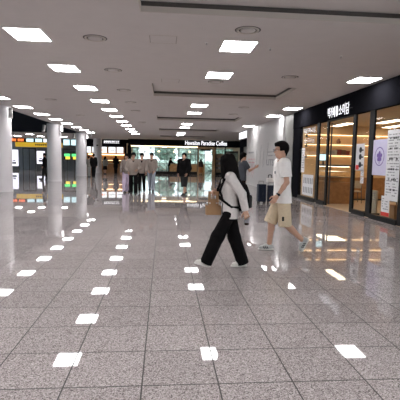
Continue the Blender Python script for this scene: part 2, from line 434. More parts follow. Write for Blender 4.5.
# ------------------------------------------------------------------ right hand shop: black front
XF = 5.67
def front_col(y0, y1, name='frame'):
    pass
fr = thing('shopfront', 'black framed glass shopfront of the rice cake cafe at the right', 'shopfront', (XF, 0, 0))
MB().box(0, .16, 6.0, 18.42, 2.97, 3.655).build('fascia', 'black_panel', fr)
MB().box(0.02, .16, 17.52, 18.42, 0, 2.97).build('pier', 'black_panel', fr)
posts = [(15.30, 15.52), (14.42, 14.56), (12.32, 12.50), (11.20, 11.46), (9.55, 9.82), (7.6, 7.8), (6.0, 6.2)]
for a, b in posts: MB().box(.03, .09, a, b, 0, 2.97).build('post', 'black_frame', fr)
for a, b in ((15.52, 17.52), (14.56, 15.30), (11.46, 12.32), (9.82, 11.20), (7.8, 9.55), (6.2, 7.6)):
    MB().box(.01, .12, a, b, 0, .13).build('bottom_rail', 'black_frame', fr)
    g = MB().box(.055, .067, a, b, .13, 2.97).build('glass_pane', 'glass', fr)
MB().box(.02, .10, 12.50, 14.42, 2.93, 2.97).build('door_track', 'black_frame', fr)
# sliding glass door leaf pushed behind the left post
MB().box(.12, .13, 14.30, 14.42, .06, 2.9).build('door_leaf', 'dark_metal', fr)
# illuminated sign
sg = thing('shop_sign', 'white lit Korean lettering with an oval mark on the black fascia', 'sign', (XF-.03, 13.5, 3.2))
Uy, Vz = (0, -1, 0), (0, 0, 1)
fit_text('lettering', '떡카페', 'sign_white', sg, (-.01, .56, .0), Uy, Vz, .62, .36, .0, .006)
fit_text('lettering', '소미담', 'sign_white', sg, (-.01, -.44, .0), Uy, Vz, .76, .36, .0, .006)
ov = MB(); n = 28
A = [ov.bm.verts.new((-.018, -.10*-1+math.cos(2*PI*i/n)*.075, math.sin(2*PI*i/n)*.17)) for i in range(n)]
B = [ov.bm.verts.new((-.005, -.10*-1+math.cos(2*PI*i/n)*.075, math.sin(2*PI*i/n)*.17)) for i in range(n)]
ov.bm.faces.new(A); ov.bm.faces.new(B[::-1])
for i in range(n): ov.bm.faces.new((A[i], A[(i+1) % n], B[(i+1) % n], B[i]))
ov.build('oval_mark', 'sign_white', sg)
MB().box(0, .03, -1.0, .95, -.02, .0).build('rail', 'black_frame', sg)

# shop interior
struct('wall_shop_end', MB().box(XF+.16, 10.7, 17.5, 17.7, 0, 3.2), 'warm_wall')
struct('wall_shop_right', MB().box(10.5, 10.7, 5.9, 17.5, 0, 3.2), 'cream_wall')
struct('wall_shop_near', MB().box(XF+.16, 10.5, 5.9, 6.0, 0, 3.2), 'cream_wall')
struct('ceiling_shop', MB().box(XF+.16, 10.5, 6.0, 17.5, 3.06, 3.2), 'cream_wall')
struct('floor_shop', MB().box(XF+.02, 10.5, 6.0, 17.5, 0.001, .012), 'shop_floor')
def shelf(z, y0, y1, x0, x1, lab, lit=True):
    t = thing('wall_shelf', lab, 'shelf', ((x0+x1)/2, (y0+y1)/2, z), group='shelves on the cafe end wall')
    w, d = (x1-x0)/2, (y1-y0)/2
    MB().box(-w, w, -d, d, -.035, 0).build('board', 'light_oak', t)
    if lit: MB().box(-w+.05, w-.05, d-.05, d-.02, -.05, -.036).build('strip_lamp', 'warm_lamp', t)
    for s in (-1, 1): MB().box(s*(w-.1)-.01, s*(w-.1)+.01, d-.2, d, -.15, -.036).build('bracket', 'dark_metal', t)
    return t
shelf(2.31, 17.15, 17.5, 5.85, 10.4, 'upper lit wooden shelf on the cafe end wall')
shelf(1.85, 17.15, 17.5, 5.85, 10.4, 'middle lit wooden shelf holding boxes on the cafe end wall')
shelf(2.72, 17.2, 17.5, 5.85, 10.4, 'highest lit wooden shelf under the cafe ceiling')
# back counter cabinet
cb = thing('back_counter', 'brown wooden counter with cupboard doors at the back of the cafe', 'counter', (8.4, 16.9, 0))
MB().box(-1.9, 1.9, -.42, .58, .08, .93).build('body', 'oak', cb)
MB().box(-1.95, 1.95, -.46, .58, .93, .97).build('top', 'light_oak', cb)
MB().box(-1.85, 1.85, -.36, .55, .012, .08).build('plinth', 'dark_metal', cb)
for i in range(6):
    d = MB().box(-1.88+i*.63, -1.88+i*.63+.60, -.44, -.42, .11, .90).build('door', 'oak', cb)
    MB().tube((-1.88+i*.63+.54, -.455, .7), (-1.88+i*.63+.54, -.455, .82), .008, n=8).build('handle', 'grey_metal', d)
cp = thing('upper_cabinet', 'row of pale cupboard doors above the cafe back counter', 'cabinet', (8.4, 17.3, .97))
MB().box(-1.9, 1.9, 0, .18, 0.0, .46).build('body', 'light_oak', cp)
for i in range(6): MB().box(-1.88+i*.63, -1.88+i*.63+.60, -.015, 0, .02, .44).build('door', 'light_oak', cp)
# boxes and vase on the shelves
bx = [(6.95, .16, .16, 'book_grey', 'grey box at the left end of the middle cafe shelf'), (7.13, .15, .19, 'book_grey', 'taller grey box beside the dark boxes on the middle shelf'),
      (7.32, .17, .22, 'book_red', 'dark red gift box, first of the dark ones on the middle shelf'), (7.51, .16, .20, 'book_brown', 'brown gift box between two dark ones on the middle shelf'),
      (7.69, .15, .17, 'book_red', 'low dark red gift box at the right end of the middle shelf')]
for x, w, h, m_, lab in bx:
    t = thing('gift_box', lab, 'box', (x, 17.3, 1.85), group='boxes on the cafe shelf')
    MB().box(-w/2, w/2, -.09, .09, 0, h*.7).build('body', m_, t, bevel=.006); MB().box(-w/2-.004, w/2+.004, -.094, .094, h*.7, h).build('lid', m_, t)
t = thing('jar', 'dark round jar on the upper cafe shelf', 'jar', (7.3, 17.3, 2.31))
MB().lathe([(0, 0), (.06, 0), (.085, .05), (.08, .12), (.05, .15), (.05, .17), (0, .17)], 20).build('body', 'book_brown', t, True)
MB().lathe([(0, .17), (.055, .17), (.05, .19), (.015, .20), (.015, .22), (0, .22)], 16).build('lid', 'book_brown', t, True)
# linear lamps in the cafe, extra ones added for warm spill
for i, (x, y, lab) in enumerate(((8.0, 14.6, 'linear lamp under the cafe ceiling near the doorway'), (9.6, 14.3, 'linear lamp deep under the cafe ceiling'), (7.7, 10.9, 'linear lamp behind the menu banner window'), (8.9, 10.6, 'linear lamp deep in the cafe behind the lilac board'), (7.0, 16.3, 'linear lamp close to the lit cafe shelves'), (9.2, 16.3, 'linear lamp at the inner end of the lit cafe shelves'))):
    if i == 0:
        ll = thing('linear_lamp', '', 'lamp'); MB().box(-.20, .20, -.80, .80, -.05, 0).build('housing', 'white_plastic', ll)
        MB().box(-.17, .17, -.77, .77, -.06, -.05).build('diffuser', 'soft_warm_lamp', ll); o = ll
    else: o = copy_tree(ll)
    o.location = (x, y, 3.059); tag(o, lab, 'lamp', 'linear lamps in the cafe')
# chairs and table
def make_chair(col):
    t = thing('cafe_chair', '', 'chair')
    MB().box(-.21, .21, -.21, .21, .43, .47).build('seat', col, t, bevel=.015)
    MB().box(-.20, .20, .18, .22, .58, .86).build('backrest', col, t, bevel=.015)
    for sx in (-1, 1):
        MB().tube((sx*.18, -.18, .43), (sx*.21, -.21, .012), .014).build('leg', 'dark_metal', t)
        MB().tube((sx*.18, .20, .86), (sx*.21, .23, .012), .014).build('leg', 'dark_metal', t)
    return t
c1 = make_chair('tan_board'); c1.location = (7.25, 15.5, 0); c1.rotation_euler = (0, 0, PI*.95); tag(c1, 'pale slim chair before the brown counter, seen through the doorway', 'chair')
c2 = make_chair('chair_grey'); c2.location = (6.75, 11.6, 0); c2.rotation_euler = (0, 0, PI/2+.4); tag(c2, 'dark grey chair behind the window under the lilac board', 'chair')
tb = thing('cafe_table', 'small round wooden table beside the dark grey chair in the cafe', 'table', (7.45, 11.9, 0))
MB().lathe([(0, .72), (.36, .72), (.36, .75), (0, .75)], 32).build('top', 'light_oak', tb); MB().tube((0, 0, .03), (0, 0, .72), .03).build('pole', 'dark_metal', tb)
MB().lathe([(0, .012), (.24, .012), (.22, .03), (0, .04)], 24).build('base', 'dark_metal', tb)
# display unit by windows 1 and 2
du = thing('display_cabinet', 'lit glass display cabinet of rice cakes behind the left shop window', 'display cabinet', (6.45, 15.7, 0))
MB().box(-.42, .42, -.7, .7, .012, .8).build('base', 'oak', du)
MB().box(-.42, .42, -.7, .7, 1.38, 1.44).build('top', 'dark_metal', du)
MB().box(-.36, .36, -.64, .64, 1.365, 1.38).build('strip_lamp', 'soft_warm_lamp', du)
MB().box(-.42, -.41, -.7, .7, .8, 1.38).box(-.41, .42, -.7, -.69, .8, 1.38).build('glass', 'glass', du)
for z in (.98, 1.18): MB().box(-.38, .38, -.66, .66, z, z+.015).build('shelf', 'grey_metal', du)
scn = thing('menu_screen', 'pale blue screen above the display cabinet behind the second window', 'screen', (6.25, 16.2, 1.44))
MB().box(-.03, .03, -.03, .03, 0, .14).build('stand', 'dark_metal', scn); MB().box(-.20, .20, -.015, .02, .14, .42).build('bezel', 'black_frame', scn); MB().box(-.18, .18, -.022, -.015, .16, .40).build('display', 'screen_cyan', scn)

# window graphics (on the inside face of the glass)
def rows(mb, y0, y1, z0, z1, nrow, x, seed=1, fill=.7, hh=.35):
    """rows of small print marks on a sheet whose face is at x, from y0 (left) down to y1"""
    r = random.Random(seed); dz = (z1-z0)/nrow
    for i in range(nrow):
        z = z1-(i+.5)*dz; y = y0
        while y > y1+.02:
            w = r.uniform(.02, .09)
            if r.random() < fill: mb.box(x-.002, x, max(y-w, y1), y, z-dz*hh/2, z+dz*hh/2)
            y -= w+.018
    return mb
xg = XF+.048
t = thing('window_poster', 'white sheet with rows of small product pictures low in the leftmost window', 'poster', (xg, 16.35, .2))
MB().box(-.002, .0, -.60, .66, 0, .83).build('sheet', 'paper_white', t)
pm = MB()
for r_ in range(2):
    for c_ in range(6): pm.box(-.005, -.002, -.52+c_*.19, -.52+c_*.19+.085, .10+r_*.37, .33+r_*.37)
pm.build('pictures', 'ink_grey', t)
t = thing('window_poster', 'narrow pale vertical sheet at the left edge of the leftmost window', 'poster', (xg, 17.05, 1.1))
MB().box(-.002, 0, -.2, .2, 0, 1.0).build('sheet', 'paper_white', t); rows(MB(), .16, -.16, .05, .95, 9, -.002, 4).build('print', 'ink_grey', t)
t = thing('window_lettering', 'two rows of white Korean lettering across the top of the leftmost window', 'lettering', (xg, 16.4, 2.58))
fit_text('lettering', '떡카페', 'white_letter', t, (-.002, .0, .17), Uy, Vz, 1.3, .24, .01, .004)
fit_text('lettering', '소미담', 'white_letter', t, (-.002, .0, -.20), Uy, Vz, 1.3, .24, .01, .004)
t = thing('window_poster', 'white sheet with three dark pictures in the window right of the doorway', 'poster', (xg, 11.97, 1.3))
MB().box(-.002, 0, -.27, .27, 0, .78).build('sheet', 'paper_white', t)
pm = MB()
for i, z in enumerate((.60, .40, .17)): pm.tube((-.005, -.02, z), (-.002, -.02, z), .085, n=18).box(-.005, -.002, -.2, .02, z-.03, z+.01)
pm.build('pictures', 'ink_dark', t); MB().box(-.004, -.002, .05, .24, .02, .16).build('tag_print', 'red_print', t)
for z, lab in ((1.14, 'upper small notice below the white sheet beside the doorway'), (.93, 'lower small notice below the white sheet beside the doorway')):
    t = thing('window_notice', lab, 'notice', (xg, 11.78, z), group='small notices on the window')
    MB().box(-.002, 0, -.10, .10, 0, .19).build('sheet', 'paper_white', t); rows(MB(), .08, -.08, .02, .17, 4, -.002, int(z*50)).build('print', 'ink_grey', t)
t = thing('window_board', 'lilac board with a purple ring emblem in the right window', 'poster', (xg, 10.84, 1.20))
MB().box(-.006, 0, -.40, .42, 0, .95).build('sheet', 'paper_lilac', t)
em = MB(); n = 40
for i in range(n):
    a0, a1 = 2*PI*i/n, 2*PI*(i+1)/n
    q = [em.bm.verts.new((-.008, math.cos(a)*r, .50+math.sin(a)*r)) for a, r in ((a0, .25), (a1, .25), (a1, .225), (a0, .225))]
    em.bm.faces.new(q)
for a in range(5):
    an = PI/2+a*2*PI/5
    em.blob((-.008, math.cos(an)*.09, .50+math.sin(an)*.09), .055, a, 0.05, 2)
em.tube((-.010, 0, .50), (-.006, 0, .50), .045, n=18).box(-.010, -.006, -.012, .012, .30, .46)
for v in em.bm.verts: v.co.x = max(-.011, min(-.006, v.co.x))
em.build('emblem', 'ink_purple', t)
t = thing('menu_banner', 'long white menu banner of small print hanging in the right window', 'banner', (xg-.012, 10.13, .58))
MB().box(-.003, 0, -.33, .33, 0, 1.78).build('sheet', 'paper_white', t)
rows(rows(MB(), .27, 0, .10, 1.70, 22, -.003, 21, .75, .35), -.03, -.27, .10, 1.70, 22, -.003, 22, .6, .35).build('print', 'ink_grey', t)
rows(MB(), .2, -.2, .15, 1.7, 6, -.0035, 9, .8, .18).build('headings', 'ink_dark', t)
t = thing('window_flyer', 'white flyer with a red foot below the menu banner', 'flyer', (xg, 10.42, .16))
MB().box(-.003, 0, -.20, .20, .10, .52).build('sheet', 'paper_white', t); MB().box(-.003, 0, -.20, .20, 0, .10).build('red_foot', 'red_print', t)
rows(MB(), .15, -.15, .15, .48, 5, -.003, 31).build('print', 'ink_grey', t)
t = thing('standing_board', 'tan standing board behind the glass right of the doorway', 'board', (6.15, 12.0, .012))
MB().box(-.02, .02, -.34, .34, .06, .72).build('panel', 'tan_board', t); rows(MB(), .26, -.26, .42, .66, 4, -.02, 5).build('print', 'ink_grey', t)
for s in (-1, 1): MB().box(-.12, .12, s*.28-.02, s*.28+.02, 0, .06).build('foot', 'dark_metal', t)
for i, (x, y, h, lab) in enumerate(((6.35, 10.95, .38, 'brown paper carton on the floor behind the right window'), (6.7, 11.2, .30, 'lower brown carton behind the taller one in the right window'))):
    t = thing('carton', lab, 'box', (x, y, .012), .3*i)
    MB().box(-.14, .14, -.12, .12, 0, h).build('body', 'cardboard', t)
    MB().box(-.15, 0, -.12, .12, h, h+.008).build('flap', 'cardboard', t)
rb = thing('retail_rack', 'white rack of packed goods deep in the cafe behind the right window', 'rack', (9.6, 13.5, 0))
for y in (-.8, .8): MB().box(-.2, .2, y-.02, y+.02, .012, 2.0).build('side_panel', 'white_plastic', rb)
for z in (.3, .8, 1.3, 1.8): MB().box(-.2, .2, -.78, .78, z, z+.03).build('shelf', 'white_plastic', rb)

# ------------------------------------------------------------------ pillar and printed hoarding beyond the shop
struct('wall_pillar', MB().box(5.67, 6.6, 18.42, 19.6, 0, ZC-.002), 'pillar_grey')
struct('wall_hoarding', MB().box(5.57, 6.6, 19.6, 28.3, 0, ZC-.002), 'hoarding')
struct('wall_side_far', MB().box(8.6, 8.9, 28.3, 45.6, 0, ZC), 'hoarding')
wl = thing('wall_lettering', 'large dark letters with small lines above on the pale hoarding', 'lettering', (5.57, 21.55, 1.5))
fit_text('lettering', 'LITSO', 'ink_grey', wl, (-.003, 0, -.02), Uy, Vz, 2.2, .34, .02, .003)
rows(MB(), .9, -.6, .24, .62, 2, -.002, 12, .8, .35).build('small_print', 'ink_grey', wl)
wg = thing('wall_drawing', 'thin line drawings and small captions on the pale hoarding', 'drawing', (5.57, 25.4, 0))
rows(MB(), 2.3, .6, 1.95, 2.2, 1, -.002, 14, .9, .4).build('caption', 'ink_grey', wg)
rows(MB(), 2.2, .3, 1.35, 1.75, 2, -.002, 15, .8, .4).build('caption', 'ink_pink', wg)
dl = MB(); r = random.Random(3)
for k in range(7):
    y = 2.2-k*.28; z = .5+r.random()*.3
    pts = [(-.004, y, z)]
    for j in range(6): y -= r.uniform(-.15, .2); z += r.uniform(-.02, .2); pts.append((-.004, y, z))
    dl.path(pts, .008, 5)
dl.build('sketch', 'ink_pink', wg)
dl = MB()
for k in range(4):
    y = -.4-k*.75; z = 1.2+.2*(k % 2); pts = [(-.004, y, z)]
    for j in range(9): y += r.uniform(-.12, .12); z += r.uniform(.03, .2); pts.append((-.004, y, z))
    dl.path(pts, .009, 5)
dl.build('squiggle', 'ink_grey', wg)
# lit box sign beyond the hoarding
t = thing('box_sign', 'white lit box sign on a black post beyond the hoarding', 'sign', (6.0, 29.9, 0))
MB().box(-.42, -.06, -1.5, 1.45, 3.05, 3.64).build('case', 'dark_metal', t)
MB().box(-.44, -.42, -1.45, 1.40, 3.12, 3.58).build('light_face', 'sign_white', t)
fit_text('lettering', 'L:TSO', 'ink_grey', t, (-.442, 0, 3.34), Uy, Vz, 1.9, .2, .0, .003)
for a, b in ((1.1, 1.4), (-1.5, -1.3)): MB().box(-.36, -.12, a, b, 0, 3.05).build('post', 'black_panel', t)
MB().box(-.36, -.12, -1.3, 1.1, 2.55, 3.05).build('crossbeam', 'black_panel', t)

# ------------------------------------------------------------------ far coffee shop
YF = 45.5
cf = thing('coffee_shopfront', 'long black framed glass front of the coffee shop at the hall end', 'shopfront', (0, YF, 0))
MB().box(-3.75, 8.6, 0, .3, 2.98, 3.655).build('fascia', 'black_panel', cf)
MB().box(-3.80, -3.45, .0, .3, 0, 2.98).build('pier', 'black_panel', cf)
MB().box(-3.45, 3.62, .02, .2, 0, .28).build('base_rail', 'black_frame', cf)
MB().box(-3.45, 3.62, -.03, .02, 2.88, 2.98).build('warm_light_strip', 'warm_lamp', cf)
for x in (-2.75, -.9, .35, 1.62, 2.9, 3.62): MB().box(x-.03, x+.03, .03, .13, .28, 2.98).build('post', 'dark_metal', cf)
MB().box(-3.45, 3.6, .07, .08, .28, 2.98).build('glass_pane', 'glass', cf)
MB().box(3.65, 3.78, -.02, .22, 0, 2.98).box(5.22, 5.55, -.04, .22, 0, 2.98).box(3.78, 5.22, -.02, .22, 2.72, 2.98).build('door_frame', 'light_oak', cf)
MB().box(3.9, 5.05, -.04, .1, 2.55, 2.72).build('door_header', 'black_frame', cf)
MB().box(4.55, 5.2, .08, .10, 0.02, 2.5).build('door_leaf', 'glass', cf)
for a, b in ((5.55, 5.65), (6.55, 6.68), (8.3, 8.6)): MB().box(a, b, 0, .2, 0, 2.98).build('post', 'black_frame', cf)
MB().box(5.65, 6.55, .05, .15, 0, .25).box(6.68, 8.3, .05, .15, 0, .25).build('base_rail', 'black_frame', cf)
MB().box(5.65, 6.55, .07, .08, .25, 2.98).box(6.68, 8.3, .07, .08, .25, 2.98).build('glass_pane', 'glass', cf)
sgn = thing('coffee_shop_sign', 'white lit words on the black fascia of the far coffee shop', 'sign', (4.52, YF-.04, 3.38))
fit_text('lettering', 'Hawaiian Paradise Coffee', 'sign_white', sgn, (0, 0, 0), (1, 0, 0), Vz, 4.5, .46, .012, .03)
rs = thing('round_sign', 'round white lit sign with a pale green mark on the coffee shop front', 'sign', (-2.0, YF-.2, 2.35))
MB().tube((0, 0, 0), (0, .09, 0), .44, n=40).build('disc', 'screen_white', rs)
lf = MB()
for a in (-.9, -.3, .3, .9):
    p = Vector((math.sin(a)*.13, -.006, math.cos(a)*.13-.03)); lf.tube((0, -.006, -.16), p*1.3, .012, .03, 8)
lf.build('leaf_mark', 'leaf_pale', rs); MB().tube((0, .05, .43), (0, .05, .62), .02).build('hanger', 'dark_metal', rs)
# interior
struct('ceiling_coffee', MB().box(-3.8, 8.6, YF+.3, 52.8, 3.0, 3.2), 'cream_wall')
struct('wall_coffee_left', MB().box(-3.95, -3.8, YF+.3, 52.8, 0, 3.2), 'warm_wall')
struct('wall_coffee_right', MB().box(8.6, 8.75, YF+.3, 52.8, 0, 3.2), 'cream_wall')
wf = MB()
for i in range(12): wf.box(-3.8+i*1.11-.04, -3.8+i*1.11+.04, 52.6, 52.7, 0, 3.0)
for z in (.1, 1.05, 2.25, 2.9): wf.box(-3.8, 8.6, 52.6, 52.7, z-.035, z+.035)
struct('window_1', wf, 'grey_metal'); struct('window_2', MB().box(-3.8, 8.6, 52.64, 52.655, .1, 2.9), 'glass')
struct('ground_outside', MB().box(-60, 60, 60, 130, -.25, -.05), 'pavement')
for i in range(4):
    t = thing('pendant_lamp', f'small warm pendant lamp, {ORD[i]} from the left inside the far coffee shop', 'lamp', (-2.3+i*1.75, 48.3, 3.0), group='pendants in the coffee shop')
    MB().tube((0, 0, 0), (0, 0, -.45), .012, n=8).build('cord', 'black_frame', t)
    MB().lathe([(0, -.62), (.10, -.60), (.12, -.52), (.06, -.46), (0, -.45)], 18).build('shade', 'warm_lamp', t, True)
for i, x in enumerate((-2.6, -.55, 1.5)):
    t = thing('coffee_table', f'small wooden table, {ORD[i]} from the left behind the coffee shop glass', 'table', (x, 47.3, 0), group='tables in the coffee shop')
    MB().lathe([(0, .71), (.38, .71), (.38, .75), (0, .75)], 24).build('top', 'light_oak', t); MB().tube((0, 0, .03), (0, 0, .71), .035).build('pole', 'dark_metal', t); MB().lathe([(0, 0), (.25, 0), (.22, .03), (0, .04)], 20).build('base', 'dark_metal', t)
    for s in (-1, 1):
        c = make_chair('light_oak'); c.location = (x+s*.62, 47.3, 0); c.rotation_euler = (0, 0, -s*PI/2)
        tag(c, f'wooden chair on the {"left" if s < 0 else "right"} of the {ORD[i]} table in the coffee shop', 'chair', 'chairs in the coffee shop')
for i in range(8):  # unseen ceiling lamps added to brighten the coffee shop inside
    if i == 0:
        cl0 = thing('added_square_lamp', '', 'lamp'); MB().box(-.34, .34, -.34, .34, -.03, 0).build('housing', 'white_plastic', cl0)
        MB().box(-.3, .3, -.3, .3, -.036, -.03).build('diffuser', 'soft_warm_lamp', cl0); o = cl0
    else: o = copy_tree(cl0)
    o.location = (-2.4+(i % 4)*2.5, 46.8+(i//4)*2.6, 3.0)
    tag(o, f'added square warm lamp in the coffee shop ceiling, {("front", "back")[i//4]} row, {ORD[i%4]} from the left', 'lamp', 'added coffee shop ceiling lamps')
ct = thing('coffee_counter', 'warm wooden bar counter inside the far coffee shop', 'counter', (2.2, 49.6, 0))
MB().box(-1.6, 2.6, -.3, .3, 0, 1.02).build('body', 'light_oak', ct); MB().box(-1.65, 2.65, -.35, .33, 1.02, 1.07).build('top', 'cream_wall', ct)
ds = thing('display_shelves', 'white display shelves of goods right of the coffee shop door', 'shelving', (6.1, 46.3, 0))
for x in (-.42, .42): MB().box(x-.02, x+.02, -.2, .2, 0, 2.3).build('side_panel', 'white_plastic', ds)
for z in (.1, .6, 1.1, 1.6, 2.1): MB().box(-.40, .40, -.2, .2, z, z+.03).build('shelf', 'white_plastic', ds)
MB().box(-.40, .40, .18, .2, .1, 2.3).build('back_panel', 'cream_wall', ds)
k = 0
for z in (.63, 1.13, 1.63):
    for x in (-.25, 0, .25):
        t = tag(MB().box(x-.08, x+.08, -.12, .08, z, z+.22).build('goods_pack', ('book_grey', 'paper_white', 'coffee_dark')[k % 3]), f'goods pack, {("lower","middle","upper")[k//3]} row, {("left","centre","right")[k%3]} place on the white display shelves', 'pack', 'packs on the white shelves'); t.location = (6.1, 46.3, 0); k += 1
bp_ = thing('window_board', 'large grey green panel behind the rightmost coffee shop window', 'panel', (7.5, 46.4, 0))
MB().box(-.7, .7, -.02, .02, .05, 2.6).build('panel', 'olive_grey_cloth', bp_); MB().box(-.66, .66, -.03, -.02, 1.5, 2.4).build('picture', 'leaf_pale', bp_)
for s in (-1, 1): MB().box(s*.6-.03, s*.6+.03, -.2, .2, 0, .05).build('foot', 'dark_metal', bp_)
# trees outside the coffee shop windows
for i, (x, y, r, m_, lab) in enumerate(((-6.0, 72, 1.9, 'leaf_pale', 'pale green tree outside the coffee shop windows, leftmost'), (.2, 66, 1.5, 'leaf_green', 'darker green tree outside, second from the left'), (4.6, 70, 2.0, 'leaf_pale', 'broad pale tree outside behind the round sign lettering'), (9.3, 67, 1.6, 'leaf_green', 'green tree outside behind the coffee shop door'))):
    t = thing('tree', lab, 'tree', (x, y, -.05), group='trees outside')
    MB().tube((0, 0, 0), (0, 0, 2.2), .16, .10).build('trunk', 'bark', t)
    cb_ = MB()
    for k in range(7):
        a = k*2.4; cb_.blob((math.cos(a)*r*.55, math.sin(a)*r*.4, 2.3+.35*r*(k % 3)), r*.55, k+i, .22, 3)
    cb_.build('crown', m_, t)

hg = thing('hedge', 'low clipped green hedge outside along the coffee shop windows', 'hedge', (2.4, 61.5, -.05))
q = MB()
for k in range(26): q.blob((-9+k*.72, 0, .7), .72, k, .2, 3, 1.1)
q.build('foliage', 'leaf_pale', hg)

# ------------------------------------------------------------------ far left snack shop with queue
YL = 47.6
ls = thing('snack_bar', 'dark snack bar with lit menu boards behind the columns', 'shop counter', (0, YL, 0))
MB().box(-8.8, -3.82, 0, .3, 2.85, 3.655).build('fascia', 'black_panel', ls)
MB().box(-8.8, -3.85, 2.2, 2.35, 0, 3.655).build('back_wall', 'oak', ls)
MB().box(-4.35, -3.82, 0, .35, 0, 2.85).build('pier', 'black_panel', ls)
MB().box(-8.7, -4.4, .5, 1.1, 0, .98).build('counter_front', 'oak', ls)
MB().box(-8.7, -4.4, .45, 1.15, .98, 1.03).build('counter_top', 'cream_wall', ls)
MB().box(-7.0, -4.6, .47, 1.0, 1.03, 1.38).build('pastry_case', 'glass', ls)
MB().box(-7.0, -4.6, .55, .95, 1.33, 1.37).build('case_lamp', 'bar_lamp', ls)
MB().box(-8.6, -4.4, 1.9, 2.1, 1.95, 2.05).build('shelf_lamp', 'bar_lamp', ls)
MB().box(-8.8, -3.85, .3, 2.2, 2.95, 3.0).build('soffit', 'black_panel', ls)
lt = MB(); r = random.Random(5); x = -6.55
sl = thing('snack_bar_sign', 'white lit lettering on the dark snack bar fascia', 'sign', (0, YL-.03, 3.36))
while x < -4.95:
    w = r.uniform(.13, .19)
    lt.box(x, x+w, -.02, .0, -.13, -.08).box(x, x+.045, -.02, 0, -.08, .13).box(x+.05, x+w, -.02, 0, .07 if r.random() < .6 else 0, .13); x += w+.045
lt.build('lettering', 'sign_white', sl)
for i, (x0, x1) in enumerate(((-8.45, -7.95), (-7.85, -7.2), (-6.9, -6.25), (-6.1, -5.3), (-5.2, -4.45))):
    t = thing('menu_board', f'lit white menu board, {ORD[i]} from the left above the snack bar counter', 'menu board', ((x0+x1)/2, YL+.12, 2.14), group='lit menu boards')
    w = (x1-x0)/2
    MB().box(-w, w, 0, .06, 0, .70).build('frame', 'black_frame', t); MB().box(-w+.03, w-.03, -.008, 0, .03, .67).build('display', 'screen_white', t)
    q = MB(); rr = random.Random(i)
    for j in range(3): q.box(-w*.7+j*w*.5, -w*.7+j*w*.5+w*.35, -.012, -.008, .25, .25+rr.uniform(.06, .18))
    q.build('print', 'sign_orange_lit' if i == 2 else 'ink_grey', t)

# ------------------------------------------------------------------ far left hall: signs, gates
Yh = 50.0
sb = thing('sign_band', 'long yellow sign band above the far hall gates', 'sign', (0, Yh, 0))
MB().box(-16.8, -11.6, 0, .2, 2.70, 3.22).build('band', 'yellow_glow', sb)
q = MB(); r = random.Random(8)
for i in range(8): q.box(-14.6+i*.22, -14.6+i*.22+.14, -.01, 0, 2.86, 3.06)
q.build('lettering', 'ink_dark', sb)
MB().box(-17.5, -11.6, .02, .25, 3.22, 3.675).build('backing', 'black_panel', sb)
for x0, x1, m_, lab in ((-17.35, -16.65, 'sign_orange_lit', 'orange lit sign at the left end above the yellow band'), (-16.55, -15.8, 'sign_orange_lit', 'orange lit sign beside the cyan screens'), (-15.6, -14.75, 'screen_cyan', 'first cyan screen above the yellow band'), (-14.6, -13.8, 'screen_cyan', 'second cyan screen above the yellow band'), (-13.7, -13.3, 'screen_white', 'narrow white screen at the right end above the yellow band')):
    t = thing('hall_sign', lab, 'sign', ((x0+x1)/2, Yh-.02, 3.24), group='lit signs over the yellow band')
    w = (x1-x0)/2
    MB().box(-w, w, -.02, .03, 0, .42).build('case', 'black_frame', t)
    if 'orange' in lab:
        q = MB()
        for j in range(4): q.box(-w*.85+j*w*.45, -w*.85+j*w*.45+w*.3, -.03, -.02, .06, .36).box(-w*.9+j*w*.45, -w*.85+j*w*.45+w*.34, -.03, -.02, .22, .28)
        q.build('lettering', m_, t)
    else: MB().box(-w+.03, w-.03, -.03, -.02, .03, .39).build('display', m_, t)
Yg = 54.0
def gate(x0, x1, lab):
    t = thing('glass_gate', lab, 'gate', ((x0+x1)/2, Yg, 0), group='gates of the far hall')
    w = (x1-x0)/2
    MB().box(-w, -w+.1, -.05, .05, 0, 2.7).box(w-.1, w, -.05, .05, 0, 2.7).box(-w+.1, w-.1, -.05, .05, 2.55, 2.7).build('frame', 'dark_metal', t)
    MB().box(-w+.1, w-.1, -.01, .01, .05, 2.55).build('glass', 'glass', t)
    MB().box(-.04, .04, -.04, .04, 0.0, 2.55).build('stile', 'dark_metal', t)
gate(-20.6, -18.9, 'glass gate at the far left beside the lit posters'); gate(-17.3, -15.7, 'dark glass gate between the two lilac lit posters'); gate(-14.4, -12.5, 'glass gate behind the second column'); gate(-12.4, -9.8, 'glass gate with green lit signs between the columns')
for x0, x1, z0, z1, lab in ((-18.55, -17.65, .43, 2.4, 'bright lilac lit poster stand left of the dark gate'), (-15.45, -14.5, .75, 2.3, 'bright lilac lit poster stand right of the dark gate')):
    t = thing('lit_poster', lab, 'lit poster', ((x0+x1)/2, Yg-.5, 0), group='lit posters in the far hall')
    w = (x1-x0)/2
    MB().box(-w-.05, w+.05, -.03, .12, .0, z1+.06).build('cabinet', 'dark_metal', t); MB().box(-w, w, -.04, -.03, z0, z1).build('display', 'screen_lilac', t)
    q = MB(); q.box(-w*.6, w*.5, -.045, -.04, z0+.25, z0+.5).box(-w*.4, w*.3, -.045, -.04, z0+.6, z0+.75); q.build('print', 'ink_grey', t)
for i, (x, lab) in enumerate(((-11.12, 'left pale blue screen above the green signs'), (-10.25, 'right pale blue screen above the green signs'))):
    t = thing('hall_screen', lab, 'screen', (x, 50.0, 2.95), group='screens between the columns')
    MB().box(-.38, .38, 0, .08, 0, .70).build('bezel', 'black_frame', t); MB().box(-.35, .35, -.01, 0, .03, .67).build('display', 'screen_cyan', t)
    MB().tube((0, .04, .70), (0, .04, .73), .03).build('hanger', 'dark_metal', t)
